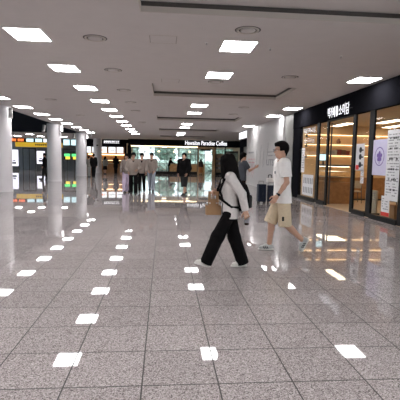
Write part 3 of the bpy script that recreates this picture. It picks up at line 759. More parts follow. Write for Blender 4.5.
for i, (x, lab) in enumerate(((-11.9, 'left green and yellow lit sign on the far glass gate'), (-11.0, 'right green and yellow lit sign on the far glass gate'))):
    t = thing('exit_sign', lab, 'sign', (x, Yg-.2, 1.35), group='green lit signs')
    MB().box(-.36, .36, 0, .06, 0, .72).build('case', 'black_frame', t); MB().box(-.34, .34, -.01, 0, .36, .70).build('green_panel', 'sign_green', t); MB().box(-.2, .34, -.01, 0, .02, .34).build('yellow_panel', 'sign_yellow_lit', t)
    MB().box(-.03, .03, .01, .05, -1.35, 0).build('pole', 'dark_metal', t)

# ------------------------------------------------------------------ people: implicit surfaces meshed as one skin
def capsule(a, b, ra, rb=None, k=.02, cut0=False, cut1=False):
    a, b = np.array(a, float), np.array(b, float); rb = ra if rb is None else rb
    L = max(np.linalg.norm(b-a), 1e-6); d = (b-a)/L
    def f(P):
        q = P-a; t = q@d; tc = np.clip(t/L, 0, 1)
        r = np.linalg.norm(q-tc[..., None]*L*d, axis=-1)-(ra+(rb-ra)*tc)
        if cut1: r = np.maximum(r, t-L)
        if cut0: r = np.maximum(r, -t)
        return r
    m = max(ra, rb)+.03
    return f, np.minimum(a, b)-m, np.maximum(a, b)+m, k
def ell(c, rad, Rm=None, k=.02):
    c = np.array(c, float); rad = np.array(rad, float); Rm = np.eye(3) if Rm is None else np.array(Rm)
    def f(P):
        q = ((P-c)@Rm)/rad; n = np.linalg.norm(q, axis=-1)
        g = np.linalg.norm(q/rad, axis=-1)+1e-9
        return n*(n-1)/g
    m = rad.max()+.03
    return f, c-m, c+m, k
def boxp(c, half, Rm=None, r=.0, k=.0):
    c = np.array(c, float); half = np.array(half, float)-r; Rm = np.eye(3) if Rm is None else np.array(Rm)
    def f(P):
        q = np.abs((P-c)@Rm)-half
        return np.linalg.norm(np.maximum(q, 0), axis=-1)+np.minimum(q.max(-1), 0)-r
    m = np.linalg.norm(half)+r+.03
    return f, c-m, c+m, k
def loft(secs, k=.02):
    """secs: (x, y, z, half width in y, half depth in x) with rising z"""
    s = np.array(secs, float); zs = s[:, 2]
    def f(P):
        z = np.clip(P[..., 2], zs[0], zs[-1])
        cx, cy, hw, hd = (np.interp(z, zs, s[:, i]) for i in (0, 1, 3, 4))
        qx, qy = (P[..., 0]-cx)/hd, (P[..., 1]-cy)/hw
        n = np.sqrt(qx*qx+qy*qy)
        d = (n-1)*np.minimum(hw, hd)
        dz = np.abs(P[..., 2]-z)
        return np.where(dz > 0, np.maximum(d, 0)+dz if False else np.maximum(d, dz), d)
    m = max(s[:, 3].max(), s[:, 4].max())+.03
    return f, s[:, :3].min(0)-m, s[:, :3].max(0)+m, k

EDG = [((0,0,0),(1,0,0)),((0,1,0),(1,1,0)),((0,0,1),(1,0,1)),((0,1,1),(1,1,1)),((0,0,0),(0,1,0)),((1,0,0),(1,1,0)),((0,0,1),(0,1,1)),((1,0,1),(1,1,1)),((0,0,0),(0,0,1)),((1,0,0),(1,0,1)),((0,1,0),(0,1,1)),((1,1,0),(1,1,1))]
def sdf_mesh(name, adds, subs=(), vox=.008, scale=1.0):
    lo = np.min([a[1] for a in adds], 0)-2*vox; hi = np.max([a[2] for a in adds], 0)+2*vox
    n = np.ceil((hi-lo)/vox).astype(int)+1
    D = np.full(n, 1.0, np.float32)
    ax = [lo[i]+np.arange(n[i])*vox for i in range(3)]
    def sl(p):
        i0 = np.clip(np.floor((p[1]-lo)/vox).astype(int), 0, n-1); i1 = np.clip(np.ceil((p[2]-lo)/vox).astype(int)+1, 1, n)
        s = tuple(slice(i0[i], i1[i]) for i in range(3))
        G = np.stack(np.meshgrid(*[ax[i][s[i]] for i in range(3)], indexing='ij'), -1)
        return s, G
    for p in adds:
        s, G = sl(p)
        if G.size == 0: continue
        d = p[0](G); o = D[s]; k = p[3]
        if k > 0:
            h = np.clip(.5+.5*(o-d)/k, 0, 1); D[s] = np.minimum(o, np.where(o > .5, d, o*(1-h)+d*h-k*h*(1-h)))
        else: D[s] = np.minimum(o, d)
    for p in subs:
        s, G = sl(p)
        if G.size == 0: continue
        D[s] = np.maximum(D[s], -p[0](G))
    S = D < 0
    cnt = np.zeros(n-1, np.int8)
    for dx in (0, 1):
        for dy in (0, 1):
            for dz in (0, 1): cnt += S[dx:n[0]-1+dx, dy:n[1]-1+dy, dz:n[2]-1+dz]
    act = (cnt > 0) & (cnt < 8); I = np.argwhere(act)
    idx = np.full(n-1, -1, np.int64); idx[act] = np.arange(len(I))
    pos = np.zeros((len(I), 3)); c = np.zeros(len(I))
    for a, b in EDG:
        A = I+a; B = I+b
        da = D[A[:, 0], A[:, 1], A[:, 2]]; db = D[B[:, 0], B[:, 1], B[:, 2]]
        cr = (da < 0) != (db < 0); t = np.where(cr, da/np.where(cr, da-db, 1), 0)
        pos += np.where(cr[:, None], np.array(a)+t[:, None]*(np.array(b)-np.array(a)), 0); c += cr
    V = (lo+(I+pos/c[:, None])*vox)*scale
    Q = []
    for axn in range(3):
        o1, o2 = (axn+1) % 3, (axn+2) % 3
        s0 = [slice(None)]*3; s1 = [slice(None)]*3; s0[axn] = slice(0, n[axn]-1); s1[axn] = slice(1, n[axn])
        A, B = S[tuple(s0)], S[tuple(s1)]
        E = np.argwhere(A != B); E = E[(E[:, o1] > 0) & (E[:, o2] > 0) & (E[:, o1] < n[o1]-1) & (E[:, o2] < n[o2]-1)]
        e1 = np.zeros(3, int); e1[o1] = 1; e2 = np.zeros(3, int); e2[o2] = 1
        q = np.stack([idx[tuple((E-u).T)] for u in (e1+e2, e2, 0*e1, e1)], 1)
        fl = ~A[tuple(E.T)]
        q[fl] = q[fl][:, ::-1]; Q.append(q)
    Q = np.concatenate(Q); Q = Q[(Q >= 0).all(1)]
    me = bpy.data.meshes.new(name)
    me.vertices.add(len(V)); me.vertices.foreach_set('co', V.astype(np.float32).ravel())
    me.loops.add(Q.size); me.loops.foreach_set('vertex_index', Q.astype(np.int32).ravel())
    me.polygons.add(len(Q)); me.polygons.foreach_set('loop_start', np.arange(0, Q.size, 4, dtype=np.int32)); me.polygons.foreach_set('loop_total', np.full(len(Q), 4, np.int32))
    me.update(); me.validate()
    return me

def rad(a): return math.radians(a)
def rotz(a): c, s = math.cos(a), math.sin(a); return np.array([[c, -s, 0], [s, c, 0], [0, 0, 1.]])
def roty(a): c, s = math.cos(a), math.sin(a); return np.array([[c, 0, s], [0, 1, 0], [-s, 0, c]])   # +a pitches x downwards

def hand(w, d, nrm, thumb, curl, k=.008):
    """wrist, finger direction, palm normal, unit to the thumb side"""
    w, d, nrm, th = (np.array(v, float) for v in (w, d, nrm, thumb)); out = []
    for i, (off, ln) in enumerate(((.030, .072), (.010, .082), (-.011, .076), (-.030, .060))):
        kn = w+d*(.092-.004*abs(i-1))+th*off
        out.append(capsule(w+d*.01+th*off*.6, kn, .016, .0125, .014))
        c1, c2, c3 = curl*.7+.05*i, curl*1.7+.07*i, curl*2.4+.08*i
        p = kn
        for c, fr, r0, r1 in ((c1, .45, .0105, .0095), (c2, .31, .0095, .0088), (c3, .24, .0088, .0075)):
            q = p+(d*math.cos(c)+nrm*math.sin(c))*ln*fr; out.append(capsule(p, q, r0, r1, k)); p = q
    b0 = w+d*.025+th*.028; b1 = b0+(d*.55+th*.62+nrm*.45)*.045; b2 = b1+(d*.8+th*.15+nrm*(.35+.3*curl))*.034
    b3 = b2+(d*.85+th*(-.1)+nrm*.4)*.026
    out += [capsule(w+d*.012+th*.015, b0, .018, .017, .016), capsule(b0, b1, .016, .0125, .01), capsule(b1, b2, .0115, .0105, k), capsule(b2, b3, .0105, .0085, k)]
    return out

NJ = {}
def person(label, loc, face, H, legs, arms, lean=0, head=(0, 0), hair='short', hair_m='hair_black', skin='skin', top=None, bottom=None, shoes='shoe_black', vox=.012, slim=1.0, group=None, extra=None, name='person', open_front=False, inner=None, curl=(.5, .5), stripes=None):
    sc = H/1.75
    J = {}
    tl = math.tan(rad(lean))
    hz = .90
    for s, sy in (('l', 1), ('r', -1)):
        a, kf, fp = legs[s]
        hip = np.array([0, sy*.088*slim, 0.0])
        kn = hip+.43*np.array([math.sin(rad(a)), sy*.004, -math.cos(rad(a))])
        b = rad(a-kf)
        an = kn+.40*np.array([math.sin(b), 0, -math.cos(b)])
        Rf = roty(rad(fp))
        J['hip'+s], J['kn'+s], J['an'+s], J['Rf'+s] = hip, kn, an, Rf
    zmin = min(min((J['an'+s]+J['Rf'+s]@np.array(v))[2] for v in ((-.075, 0, -.085), (.185, 0, -.085))) for s in 'lr')
    for key in list(J):
        if key[:2] != 'Rf': J[key] = J[key]-np.array([0, 0, zmin])
    hz = J['hipl'][2]; dz = hz-.90
    def T(z, y=0., x=0.): return np.array([x+tl*(z-.90), y, z+dz])
    for s, sy in (('l', 1), ('r', -1)):
        u, ab, e, inw = arms[s]
        sh = T(1.425, sy*.178*slim)
        d1 = np.array([math.sin(rad(u))*math.cos(rad(ab)), sy*math.sin(rad(ab)), -math.cos(rad(u))*math.cos(rad(ab))])
        el = sh+.298*d1
        v = rad(u+e)
        d2 = np.array([math.sin(v)*math.cos(rad(inw)), -sy*math.sin(rad(inw))+0.0, -math.cos(v)*math.cos(rad(inw))]); d2 /= np.linalg.norm(d2)
        wr = el+.258*d2
        J['sh'+s], J['el'+s], J['wr'+s], J['d2'+s] = sh, el, wr, d2
    hc = T(1.625)+np.array([.015, 0, 0]); Rh = rotz(rad(head[0]))@roty(rad(head[1]))
    J['hc'], J['Rh'] = hc, Rh
    def hp(*v): return hc+Rh@np.array(v)
    # ---- body
    B = []
    tor = [(.835, .16, .105), (.93, .165, .112), (1.07, .132*slim, .095), (1.25, .16*slim, .112), (1.37, .165*slim, .102), (1.44, .11*slim, .075), (1.475, .06, .06)]
    B.append(loft([(*T(z)[[0, 1, 2]], w, d) for z, w, d in tor], .03))
    for s, sy in (('l', 1), ('r', -1)):
        B += [capsule(J['sh'+s]*np.array([1, .55, 1])+np.array([0, 0, .01]), J['sh'+s], .055, .052, .04), capsule(J['sh'+s], J['el'+s], .049*slim, .038, .02), capsule(J['el'+s], J['el'+s]*.65+J['wr'+s]*.35, .038, .038, .02), capsule(J['el'+s]*.65+J['wr'+s]*.35, J['wr'+s], .037, .025, .02)]
        d = J['d2'+s]; side = np.array([0, -sy, 0.]); nrm = side-d*(side@d); nrm /= np.linalg.norm(nrm)
        fwd = np.cross(nrm, d)*1.0
        if fwd[0]+.6*fwd[2] < 0: fwd = -fwd
        J['nrm'+s], J['fwd'+s] = nrm, fwd
        B += hand(J['wr'+s], d, nrm, fwd, curl[0 if s == 'l' else 1])
        h, kn, an = J['hip'+s], J['kn'+s], J['an'+s]
        mid = kn*.68+an*.32-np.array([.012, 0, 0])
        B += [capsule(h, kn, .083*slim, .054, .03), capsule(kn, mid, .053, .054, .02), capsule(mid, an, .052, .036, .02)]
        Rf = J['Rf'+s]; g = lambda *v: an+Rf@np.array(v)
        B += [capsule(an, g(-.03, 0, -.05), .036, .034, .02), capsule(g(-.03, 0, -.05), g(.12, 0, -.065), .033, .022, .02)]
    B += [capsule(T(1.42, 0, -.012), hp(-.028, 0, -.06), .054, .047, .025)]
    B += [ell(hp(-.012, 0, .03), (.098, .077, .100), Rh, .02), ell(hp(.012, 0, -.03), (.078, .066, .088), Rh, .03), ell(hp(.036, 0, -.082), (.046, .045, .036), Rh, .03),
          capsule(hp(.083, 0, .012), hp(.103, 0, -.030), .009, .013, .012), capsule(hp(.082, -.03, .028), hp(.082, .03, .028), .010, .010, .015),
          capsule(hp(.079, -.016, -.064), hp(.079, .016, -.064), .009, .009, .01)]
    for sy in (-1, 1): B += [ell(hp(-.012, sy*.078, -.008), (.020, .010, .032), Rh, .008)]
    sub = [ell(hp(.098, sy*.032, .008), (.018, .016, .011), Rh, 0) for sy in (-1, 1)]
    me = sdf_mesh(name, B, sub, vox, sc)
    body = link(name, me, [skin, 'lips'], None, True)
    lipc = hp(.088, 0, -.064)*sc
    for p in me.polygons:
        c = np.array(p.center[:]); q = (c-lipc)@Rh
        if abs(q[0]) < .02*sc and abs(q[1]) < .021*sc and abs(q[2]) < .0075*sc: p.material_index = 1
    body.location = (loc[0], loc[1], 0); body.rotation_euler = (0, 0, rad(face))
    tag(body, label, 'person', group)
    def part(nm, adds, subs, m, v=None): return link(nm, sdf_mesh(nm, adds, subs, v or vox, sc), m, body, True)
    # eyes and brows
    for sy in (-1, 1):
        e = MB(); res = bmesh.ops.create_icosphere(e.bm, subdivisions=2, radius=.0125*sc)
        c = Vector(hp(.074, sy*.032, .008)*sc)
        for v in res['verts']: v.co = v.co+c
        eo = e.build('eye', ['eye_white', 'eye_dark'], body, True)
        dirx = Vector(Rh@np.array([1., 0, 0]))
        for p in eo.data.polygons:
            if (p.center-c).normalized().dot(dirx) > .80: p.material_index = 1
    part('eyebrows', [capsule(hp(.088, sy*.018, .030), hp(.080, sy*.050, .030), .006, .004, 0) for sy in (-1, 1)], [], hair_m, .005)
    # hair
    if hair:
        A = [ell(hp(-.020, 0, .048), (.116, .098, .112), Rh, .02)]
        if hair == 'short':
            A += [ell(hp(.035, 0, .105), (.068, .070, .036), Rh, .02), capsule(hp(-.075, 0, .0), hp(-.075, 0, -.06), .05, .03, .03)]
            Sx = [boxp(hp(.115, 0, -.02), (.075, .12, .085), Rh, .02), boxp(hp(.06, 0, -.12), (.10, .12, .115), Rh, .02)]
        elif hair == 'fringe':
            A += [ell(hp(.035, 0, .085), (.078, .078, .055), Rh, .02), capsule(hp(-.075, 0, .0), hp(-.075, 0, -.06), .055, .035, .03)]
            Sx = [boxp(hp(.115, 0, -.045), (.075, .12, .085), Rh, .02), boxp(hp(.06, 0, -.14), (.10, .12, .115), Rh, .02)]
        elif hair == 'curly':
            A = [ell(hp(-.02, 0, .05), (.125, .112, .115), Rh, .02), ell(hp(.04, 0, .10), (.075, .085, .05), Rh, .02)]
            Sx = [boxp(hp(.115, 0, -.03), (.075, .12, .085), Rh, .02), boxp(hp(.06, 0, -.14), (.10, .14, .10), Rh, .02)]
        else:
            bot = 1.20 if hair == 'long' else 1.40
            wd = .150 if hair == 'long' else .115
            z0, z1 = bot+dz, hc[2]+.04
            cxm = hc[0]-.035
            A += [loft([(tl*(bot-.9)-.075, 0, z0, wd*.75, .05), (tl*(bot-.9)-.08, 0, z0+.06, wd, .085), ((cxm+tl*.5-.08)/2-.01, 0, (z0+z1)/2, wd*.92, .11), (cxm, 0, z1-.05, .118, .115), (cxm, 0, z1, .09, .09)], .03),
                  ell(hp(.04, 0, .09), (.072, .078, .05), Rh, .02)]
            for sy in (-1, 1): A += [capsule(hp(.045, sy*.080, .05), hp(.02, sy*.10, -.20), .028, .032, .03)]
            Sx = [boxp(hp(.125, 0, -.05), (.075, .068, .10), Rh, .02)]
        part('hair', A, Sx, hair_m)
    # lower wear
    if bottom:
        kd = bottom['kind']; m_ = bottom['m']; w = bottom.get('w', 1.0); A = []
        if kd == 'skirt':
            zb = bottom.get('z', .45)
            A = [loft([(0, 0, zb+dz, .24*w, .20*w), (0, 0, .80+dz, .185, .135), (*T(1.0), .155, .118)], 0)]
        else:
            A = [loft([(*T(.83), .178, .122), (*T(.92), .175, .124), (*T(1.02), .158, .116)], .03)]
            for s in 'lr':
                h, kn, an = J['hip'+s], J['kn'+s], J['an'+s]
                if kd == 'shorts':
                    q = h+(kn-h)*bottom.get('len', 1.02)
                    A += [capsule(h, q, .098, .088*w, .03, cut1=True)]
                else:
                    low = an+(an-kn)/.40*(.045 if w > 1.15 else .01)
                    A += [capsule(h, kn, .095, .070*w, .03), capsule(kn, low, .070*w, .058*w*bottom.get('flare', 1), .03, cut1=True)]
        part({'skirt': 'skirt', 'shorts': 'shorts'}.get(kd, 'trousers'), A, [], m_)
    def top_prims(t, g, sleeve, hem, z_up=1.455):
        A = [loft([(*T(hem), .172+g, .118+g), (*T(.95 if hem < .95 else hem+.02), .168+g, .116+g), (*T(1.07), .150*slim+g, .106+g), (*T(1.25), .165*slim+g, .118+g), (*T(1.37), .168*slim+g, .108+g), (*T(1.425), .125*slim+g, .082+g), (*T(z_up), .066+g*.5, .060+g*.5)], .03)]
        for s in 'lr':
            sh, el, wr = J['sh'+s], J['el'+s], J['wr'+s]
            A += [capsule(sh*np.array([1, .55, 1])+np.array([0, 0, .012]), sh, .058+g, .058+g, .04)]
            if sleeve == 'short': A += [capsule(sh, sh+(el-sh)*.72, .062+g, .066+g, .02, cut1=True)]
            elif sleeve == 'long': A += [capsule(sh, el, .058+g, .050+g, .02), capsule(el, wr-(wr-el)*.02, .050+g, .038+g, .02, cut1=True)]
        return A
    if inner: part('inner_top', top_prims(inner, .0, None, .90, 1.40), [], inner)
    if top:
        g = top.get('g', .012)
        Sx = [capsule(T(1.463, 0, .015), T(1.62, 0, .05), .060, .12, 0)]
        if open_front: Sx.append(boxp(T(1.2, 0, .17), (.16, .055, .6), None, .0))
        part(top.get('name', 'shirt'), top_prims(top['m'], g, top['sleeve'], top.get('hem', .86)), Sx, top['m'])
        if top.get('collar'): part('collar', [capsule(T(1.445, sy*.055, -.03), T(1.43, sy*.03, .085), .026, .018, .01) for sy in (-1, 1)], [capsule(T(1.36, 0, .0), T(1.60, 0, .0), .052, .06, 0)], top['collar'], min(vox, .008))
    # shoes
    for s in 'lr':
        an, Rf = J['an'+s], J['Rf'+s]; g = lambda *v: an+Rf@np.array(v)
        A = [capsule(g(-.025, 0, -.040), g(.05, 0, -.030), .044, .040, .02), capsule(g(.05, 0, -.035), g(.135, 0, -.055), .043, .036, .03), capsule(g(-.02, 0, -.03), g(-.02, 0, .005), .046, .045, .02, cut1=True)]
        so = part('shoe', A, [boxp(g(.05, 0, -.135), (.3, .2, .07), Rf)], shoes[0] if isinstance(shoes, tuple) else shoes, min(vox, .008))
        A = [capsule(g(-.03, 0, -.072), g(.14, 0, -.072), .048, .044, 0)]
        if stripes:
            for k in range(3): link('stripe', sdf_mesh('stripe', [boxp(g(.035+k*.03, sy, -.042), (.007, .010, .024), Rf@roty(.5), .003) for sy in (-.043, .043)], [], .004, sc), stripes, so, True)
            link('laces', sdf_mesh('laces', [capsule(g(.055+k*.022, -.02, -.006-k*.008), g(.055+k*.022, .02, -.006-k*.008), .006, .006, 0) for k in range(3)], [], .004, sc), stripes, so, True)
        me2 = sdf_mesh('sole', A, [boxp(g(.05, 0, -.0), (.4, .2, .062), Rf), boxp(g(.05, 0, -.185), (.4, .2, .10), Rf)], min(vox, .008), sc)
        link('sole', me2, shoes[1] if isinstance(shoes, tuple) else shoes, so, True)
    if extra: extra(body, J, sc, part, hp, T)
    J['sc'] = sc
    return body, J

# --- the woman walking in front
WL = (0.93, 5.79)
def wex(body, J, sc, part, hp, T):
    pass
woman, WJ = person('person with long black hair and black backpack striding left in wide black trousers', WL, 180, 1.59,
    legs={'l': (27, 4, -14), 'r': (-12, 8, 2)}, arms={'l': (-34, 7, 20, 0), 'r': (-24, 4, 116, 6)}, lean=3, head=(-48, 6), hair='long',
    top=dict(m='grey_sheer', sleeve='long', hem=.80, g=.016, name='cardigan'), inner='black_cloth', open_front=True,
    bottom=dict(kind='trousers', m='black_cloth', w=1.45, flare=1.12), shoes=('shoe_white', 'shoe_white'), vox=.007, slim=.92, curl=(.75, .95))
def to_world(body, p, sc):
    a = body.rotation_euler[2]; c, s = math.cos(a), math.sin(a); p = np.array(p)*sc
    return (body.location[0]+c*p[0]-s*p[1], body.location[1]+s*p[0]+c*p[1], p[2])
wr_, d2 = WJ['wrl'], WJ['d2l']
pc = to_world(woman, wr_+d2*.115+WJ['nrml']*.035, WJ['sc'])
t = thing('takeaway_cup', 'clear plastic cup with dark dregs held low in the walking woman\'s near hand', 'cup', (pc[0], pc[1], pc[2]-.10))
MB().lathe([(.030, 0), (.033, .02), (.042, .13), (.045, .13), (.045, .135), (.040, .135), (.031, .02), (.028, .004), (0, .004), (0, 0)][::-1], 24).build('wall', 'cup_plastic', t, True)
MB().lathe([(0, .006), (.028, .006), (.031, .035), (0, .035)], 24).build('drink', 'coffee_dark', t, True)
MB().lathe([(0, .137), (.046, .136), (.044, .150), (0, .152)], 24).build('lid', 'white_plastic', t, True)
wr_, d2 = WJ['wrr'], WJ['d2r']
pc = to_world(woman, wr_+d2*.10+WJ['nrmr']*.03, WJ['sc'])
cw, chh = .105, .135
t = thing('cup_carrier', 'brown cardboard drinks carrier with a tall handle hanging from the woman\'s far hand', 'carrier', (pc[0]+.01, pc[1], pc[2]-.30))
MB().box(-cw, cw, -.075, -.070, 0, chh).box(-cw, cw, .070, .075, 0, chh).box(-cw, -cw+.005, -.070, .070, 0, chh).box(cw-.005, cw, -.070, .070, 0, chh).box(-cw+.005, cw-.005, -.070, .070, 0, .005).box(-cw+.005, cw-.005, -.070, .070, chh-.025, chh-.02).build('tray', 'cardboard', t)
MB().box(-.075, .075, -.004, .004, .10, .22).box(-.075, -.035, -.004, .004, .22, .29).box(.035, .075, -.004, .004, .22, .29).box(-.075, .075, -.004, .004, .29, .325).build('handle', 'cardboard', t)
for s in (-1, 1): MB().lathe([(0, .08), (.034, .08), (.040, .155), (.042, .155), (.042, .165), (0, .168)], 20, (s*.05, .035, 0)).build('cup', 'paper_white', t, True)
# backpack
sc = WJ['sc']
bx_c = np.array([-.215, .0, 1.16])+np.array([math.tan(rad(4))*.3, 0, WJ['hipl'][2]-.90])
def bpp(dx, dy, dz_): return bx_c+np.array([dx, dy, dz_])
bpk_b = loft([(bpp(0, 0, -.25)[0], 0, bpp(0, 0, -.25)[2], .13, .07), (bpp(-.015, 0, -.18)[0], 0, bpp(0, 0, -.18)[2], .155, .098), (bpp(-.01, 0, .02)[0], 0, bpp(0, 0, .02)[2], .15, .092), (bpp(.015, 0, .14)[0], 0, bpp(0, 0, .14)[2], .13, .075), (bpp(.03, 0, .20)[0], 0, bpp(0, 0, .20)[2], .08, .04)], .02)
bag = thing('backpack', 'black rounded backpack worn by the walking woman', 'backpack', woman.location, PI)
link('body', sdf_mesh('body', [bpk_b], [], .008, sc), 'black_cloth', bag, True)
link('front_pocket', sdf_mesh('front_pocket', [boxp(bpp(-.095, 0, -.10), (.03, .11, .10), None, .025)], [], .008, sc), 'charcoal_cloth', bag, True)
for sy in (-1, 1):
    st = [bpp(.05, sy*.10, .15), bpp(.12, sy*.105, .285), bpp(.20, sy*.115, .31), bpp(.32, sy*.125, .22), bpp(.375, sy*.13, .06), bpp(.335, sy*.145, -.08), bpp(.20, sy*.165, -.18), bpp(.04, sy*.13, -.19)]
    link('strap', sdf_mesh('strap', [capsule(a, b, .018, .018, .012) for a, b in zip(st, st[1:])], [], .007, sc), 'black_cloth', bag, True)
link('top_handle', sdf_mesh('top_handle', [capsule(a, b, .010, .010, .006) for a, b in zip([bpp(.05, -.03, .17), bpp(.05, -.02, .225), bpp(.05, .02, .225)], [bpp(.05, -.02, .225), bpp(.05, .02, .225), bpp(.05, .03, .17)])], [], .006, sc), 'black_cloth', bag, True)
link('zip_pull', sdf_mesh('zip_pull', [boxp(bpp(-.128, .07, -.03), (.005, .03, .008), None, .002)], [], .004, sc), 'grey_metal', bag, True)

# --- the man in the white tee
def mex(body, J, sc, part, hp, T):
    g = MB()
    for sy in (-1, 1):
        c = Vector(hp(.104, sy*.034, .006)*sc); ux = Vector(J['Rh']@np.array([0, 1., 0])); uz = Vector((0, 0, 1))
        ring = [c+ux*math.cos(2*PI*i/16)*.027*sc+uz*math.sin(2*PI*i/16)*.020*sc for i in range(17)]
        g.path(ring, .0022, 6)
        g.tube(hp(.104, sy*.061, .010)*sc, hp(-.01, sy*.088, .012)*sc, .0022, n=6)
    g.tube(hp(.106, -.008, .010)*sc, hp(.106, .008, .010)*sc, .0022, n=6)
    g.build('glasses', 'black_frame', body)
    w, d = J['wrl'], J['d2l']
    wt = MB().tube((w-d*.045)*sc, (w-d*.020)*sc, .034*sc, n=20).build('wristwatch', 'black_rubber', body, True)
    nn = -J['nrml']
    MB().tube((w-d*.033+nn*.026)*sc, (w-d*.033+nn*.044)*sc, .019*sc, n=16).build('watch_face', 'black_frame', wt)
    lg = part('chest_logo', [boxp(T(1.28, .075, .133), (.006, .03, .02), None, .003)], [], 'ink_grey', .004)
    q = J['hipl']+(J['knl']-J['hipl'])*.80
    lg = part('shorts_print', [boxp(q+np.array([.03, .092, .0]), (.04, .006, .035), None, .003)], [], 'charcoal_cloth', .004)
man, MJ = person('person with short black hair and glasses walking left in white tee and beige shorts', (1.98, 6.88), 180, 1.82,
    legs={'r': (20, 17, 0), 'l': (-4, 44, 62)}, arms={'l': (-5, 8, 38, 4), 'r': (-12, 7, 22, 4)}, lean=3, head=(4, 2), hair='short',
    top=dict(m='white_cotton', sleeve='short', hem=.80, g=.022, name='tee_shirt'), bottom=dict(kind='shorts', m='beige_shorts', w=1.22, len=1.10), shoes=('shoe_grey', 'shoe_white'), vox=.007, extra=mex, curl=(.5, .4), stripes='charcoal_cloth')

# --- group of four walking towards the camera
G4 = 'friends walking towards the camera'
walkA = {'l': (14, 6, -4), 'r': (-8, 16, 8)}; walkB = {'r': (12, 6, -4), 'l': (-8, 14, 8)}
hang = {'l': (6, 7, 22, 2), 'r': (-4, 7, 18, 2)}
def polo(body, J, sc, part, hp, T):
    part('shirt_front', [boxp(T(1.385, 0, .112), (.012, .032, .05), None, .006)], [], 'black_cloth', .008)
person('person with curly black hair in beige jacket and black trousers, frontmost of the walking group', (-1.27, 18.1), -88, 1.76, walkA, {'l': (8, 14, 60, 24), 'r': (-4, 16, 40, 16)}, 0, (6, 4), 'curly', slim=1.12, skin='skin_deep', top=dict(m='beige_jacket', sleeve='long', hem=.84, g=.024, name='jacket', collar='black_cloth'), bottom=dict(kind='trousers', m='black_cloth', w=1.3), group=G4, extra=polo)
person('person half hidden behind the frontmost walker, with lavender trousers showing at the left', (-1.66, 19.3), -86, 1.72, walkB, {'l': (0, 8, 20, 2), 'r': (4, 12, 20, 0)}, 0, (-8, 6), 'fringe', skin='skin_deep', top=dict(m='taupe_jacket', sleeve='long', hem=.86, g=.014, name='jacket'), bottom=dict(kind='trousers', m='lavender_cloth', w=1.6, flare=1.1), group=G4)
person('person in beige jacket and black trousers, middle of the walking group', (-.98, 19.4), -92, 1.77, walkB, hang, 0, (-10, 10), 'fringe', top=dict(m='beige_jacket', sleeve='long', hem=.86, g=.014, name='jacket', collar='black_cloth'), bottom=dict(kind='trousers', m='black_cloth', w=1.05), group=G4, extra=polo)
person('person in beige jacket and pale blue jeans, right end of the walking group', (-.56, 20.0), -95, 1.80, walkA, {'l': (2, 10, 30, 20), 'r': (4, 9, 35, 22)}, 0, (-20, 8), 'short', top=dict(m='beige_jacket', sleeve='long', hem=.86, g=.018, name='jacket', collar='black_cloth'), bottom=dict(kind='trousers', m='pale_jeans', w=1.12), group=G4, extra=polo)
# --- lone walker
person('person in black jacket and dark grey long shorts walking alone across the far hall', (.90, 18.3), -128, 1.80, {'l': (14, 6, 0), 'r': (-12, 14, 8)}, {'l': (4, 15, 24, 8), 'r': (-6, 15, 24, 4)}, 2, (10, 0), 'short', skin='skin', top=dict(m='black_cloth', sleeve='long', hem=.80, g=.05, name='jacket'), bottom=dict(kind='shorts', m='charcoal_cloth', w=1.25, len=1.3), shoes='shoe_black', slim=1.15)
# --- man pointing at the hoarding
person('person in dark slate tee reaching an arm out towards the hoarding', (2.64, 14.1), 14, 1.76, {'l': (2, 2, 0), 'r': (-2, 2, 0)}, {'l': (8, 8, 15, 0), 'r': (32, 6, 84, 10)}, 2, (4, 4), 'short', top=dict(m='slate_tee', sleeve='short', hem=.84, g=.02, name='tee_shirt'), bottom=dict(kind='trousers', m='black_cloth', w=1.1), curl=(.4, .2))
# --- people by the columns and snack bar
stand = {'l': (2, 2, 0), 'r': (-3, 3, 0)}
dn = {'l': (4, 7, 15, 2), 'r': (0, 7, 12, 2)}
person('person all in black standing with back turned by the third column', (-5.42, 33.6), 80, 1.84, {'l': (7, 4, 0), 'r': (-7, 5, 4)}, dn, 0, (0, 0), 'short', top=dict(m='black_cloth', sleeve='long', hem=.82, g=.03, name='jacket'), bottom=dict(kind='trousers', m='black_cloth', w=1.15), vox=.014)
person('person in grey top half hidden between the third column and the person in black', (-6.05, 35.2), 60, 1.68, stand, dn, 0, (0, 0), 'short', top=dict(m='olive_grey_cloth', sleeve='long', hem=.84, g=.025, name='jacket'), bottom=dict(kind='trousers', m='pillar_grey', w=1.1), vox=.014)
person('person in olive grey coat and black skirt queueing right of the far column', (-5.8, 42.8), 70, 1.72, stand, {'l': (10, 8, 40, 10), 'r': (4, 8, 12, 2)}, 2, (20, 4), 'bob', top=dict(m='olive_grey_cloth', sleeve='long', hem=.80, g=.045, name='coat'), bottom=dict(kind='skirt', m='black_cloth', z=.42), vox=.014)
person('person in black coat queueing at the snack bar counter', (-4.82, 43.4), 75, 1.80, stand, {'l': (10, 8, 60, 10), 'r': (10, 8, 60, 10)}, 3, (0, 4), 'bob', top=dict(m='black_cloth', sleeve='long', hem=.60, g=.05, name='coat'), bottom=dict(kind='trousers', m='black_cloth', w=1.2), vox=.014)
person('person in dark clothes partly hidden behind the second column', (-8.05, 29.6), 190, 1.78, {'l': (10, 4, 0), 'r': (-8, 10, 6)}, dn, 0, (0, 0), 'short', top=dict(m='black_cloth', sleeve='long', hem=.82, g=.03, name='jacket'), bottom=dict(kind='trousers', m='charcoal_cloth', w=1.15), vox=.014)
person('person in dark top leaning over behind the coffee shop glass', (.62, 48.3), 20, 1.74, stand, {'l': (40, 6, 40, 6), 'r': (45, 6, 30, 6)}, 16, (0, 14), 'short', top=dict(m='black_cloth', sleeve='long', hem=.84, g=.025, name='shirt'), bottom=dict(kind='trousers', m='charcoal_cloth', w=1.1), vox=.014)
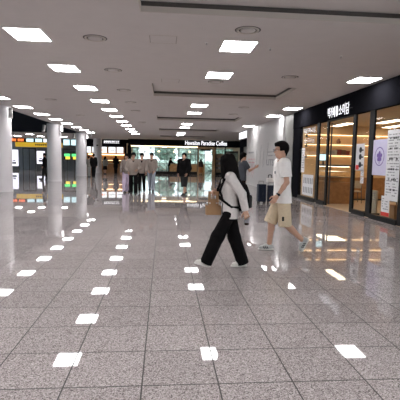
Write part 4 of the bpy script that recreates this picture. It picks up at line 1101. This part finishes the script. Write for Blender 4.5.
person('person with long dark hair in an orange skirt at the coffee shop entrance', (3.95, 44.9), 85, 1.62, stand, dn, 0, (0, 0), 'long', hair_m='hair_brown', top=dict(m='coffee_dark', sleeve='long', hem=.88, g=.02, name='shirt'), bottom=dict(kind='skirt', m='rust_cloth', z=.25, w=.95), vox=.014)

# ------------------------------------------------------------------ suitcases by the hoarding
def suitcase(lab, x, y, rz, h, m_, w=.15):
    t = thing('suitcase', lab, 'suitcase', (x, y, 0), rz)
    MB().box(-w, w, -.12, .12, .06, h).build('shell', m_, t, bevel=.03)
    q = MB()
    for i in range(5): q.box(-w*.75+i*w*.325, -w*.75+i*w*.325+.022, -.132, -.12, .11, h-.06)
    q.build('ribs', m_, t)
    MB().box(-.01, .01, -.13, -.12, .3, .4).build('zip_lock', 'grey_metal', t)
    MB().path([(-.09, .06, h), (-.09, .06, h+.10), (.09, .06, h+.10), (.09, .06, h)], .011, 8).build('pull_handle', 'grey_metal', t)
    for sx in (-1, 1):
        for sy in (-1, 1): MB().tube((sx*w*.72-.018, sy*.08, .028), (sx*w*.72+.018, sy*.08, .028), .028).box(sx*w*.72-.02, sx*w*.72+.02, sy*.08-.02, sy*.08+.02, .04, .065).build('wheel', 'black_rubber', t)
suitcase('dark blue ribbed suitcase standing by the hoarding', 3.55, 15.05, .1, .70, 'suitcase_blue')
suitcase('second dark blue suitcase half hidden behind the man in white', 3.92, 15.1, -.1, .66, 'suitcase_blue')
t = thing('tote_bag', 'small white bag with black handles on top of the second suitcase', 'bag', (3.87, 15.1, .761), .2)
MB().box(-.13, .10, -.08, .08, 0, .16).build('body', 'white_cotton', t, bevel=.03)
MB().path([(-.09, 0, .15), (-.07, 0, .27), (.04, 0, .27), (.06, 0, .15)], .014, 8).build('handle', 'black_cloth', t)

# ------------------------------------------------------------------ world and view
w = bpy.data.worlds.new('daylight'); SC.world = w; w.use_nodes = True
bg = w.node_tree.nodes['Background']; bg.inputs[0].default_value = (0.74, 0.87, 0.93, 1); bg.inputs[1].default_value = 1.9
vs_ = SC.view_settings
vs_.view_transform = 'Standard'; vs_.look = 'None'; vs_.gamma = 1.0; vs_.exposure = 0.50; vs_.use_curve_mapping = False
SC.cycles.max_bounces = 8; SC.cycles.diffuse_bounces = 4; SC.cycles.glossy_bounces = 4; SC.cycles.transparent_max_bounces = 16
SC.cycles.sample_clamp_indirect = 6.0; SC.cycles.use_denoising = True
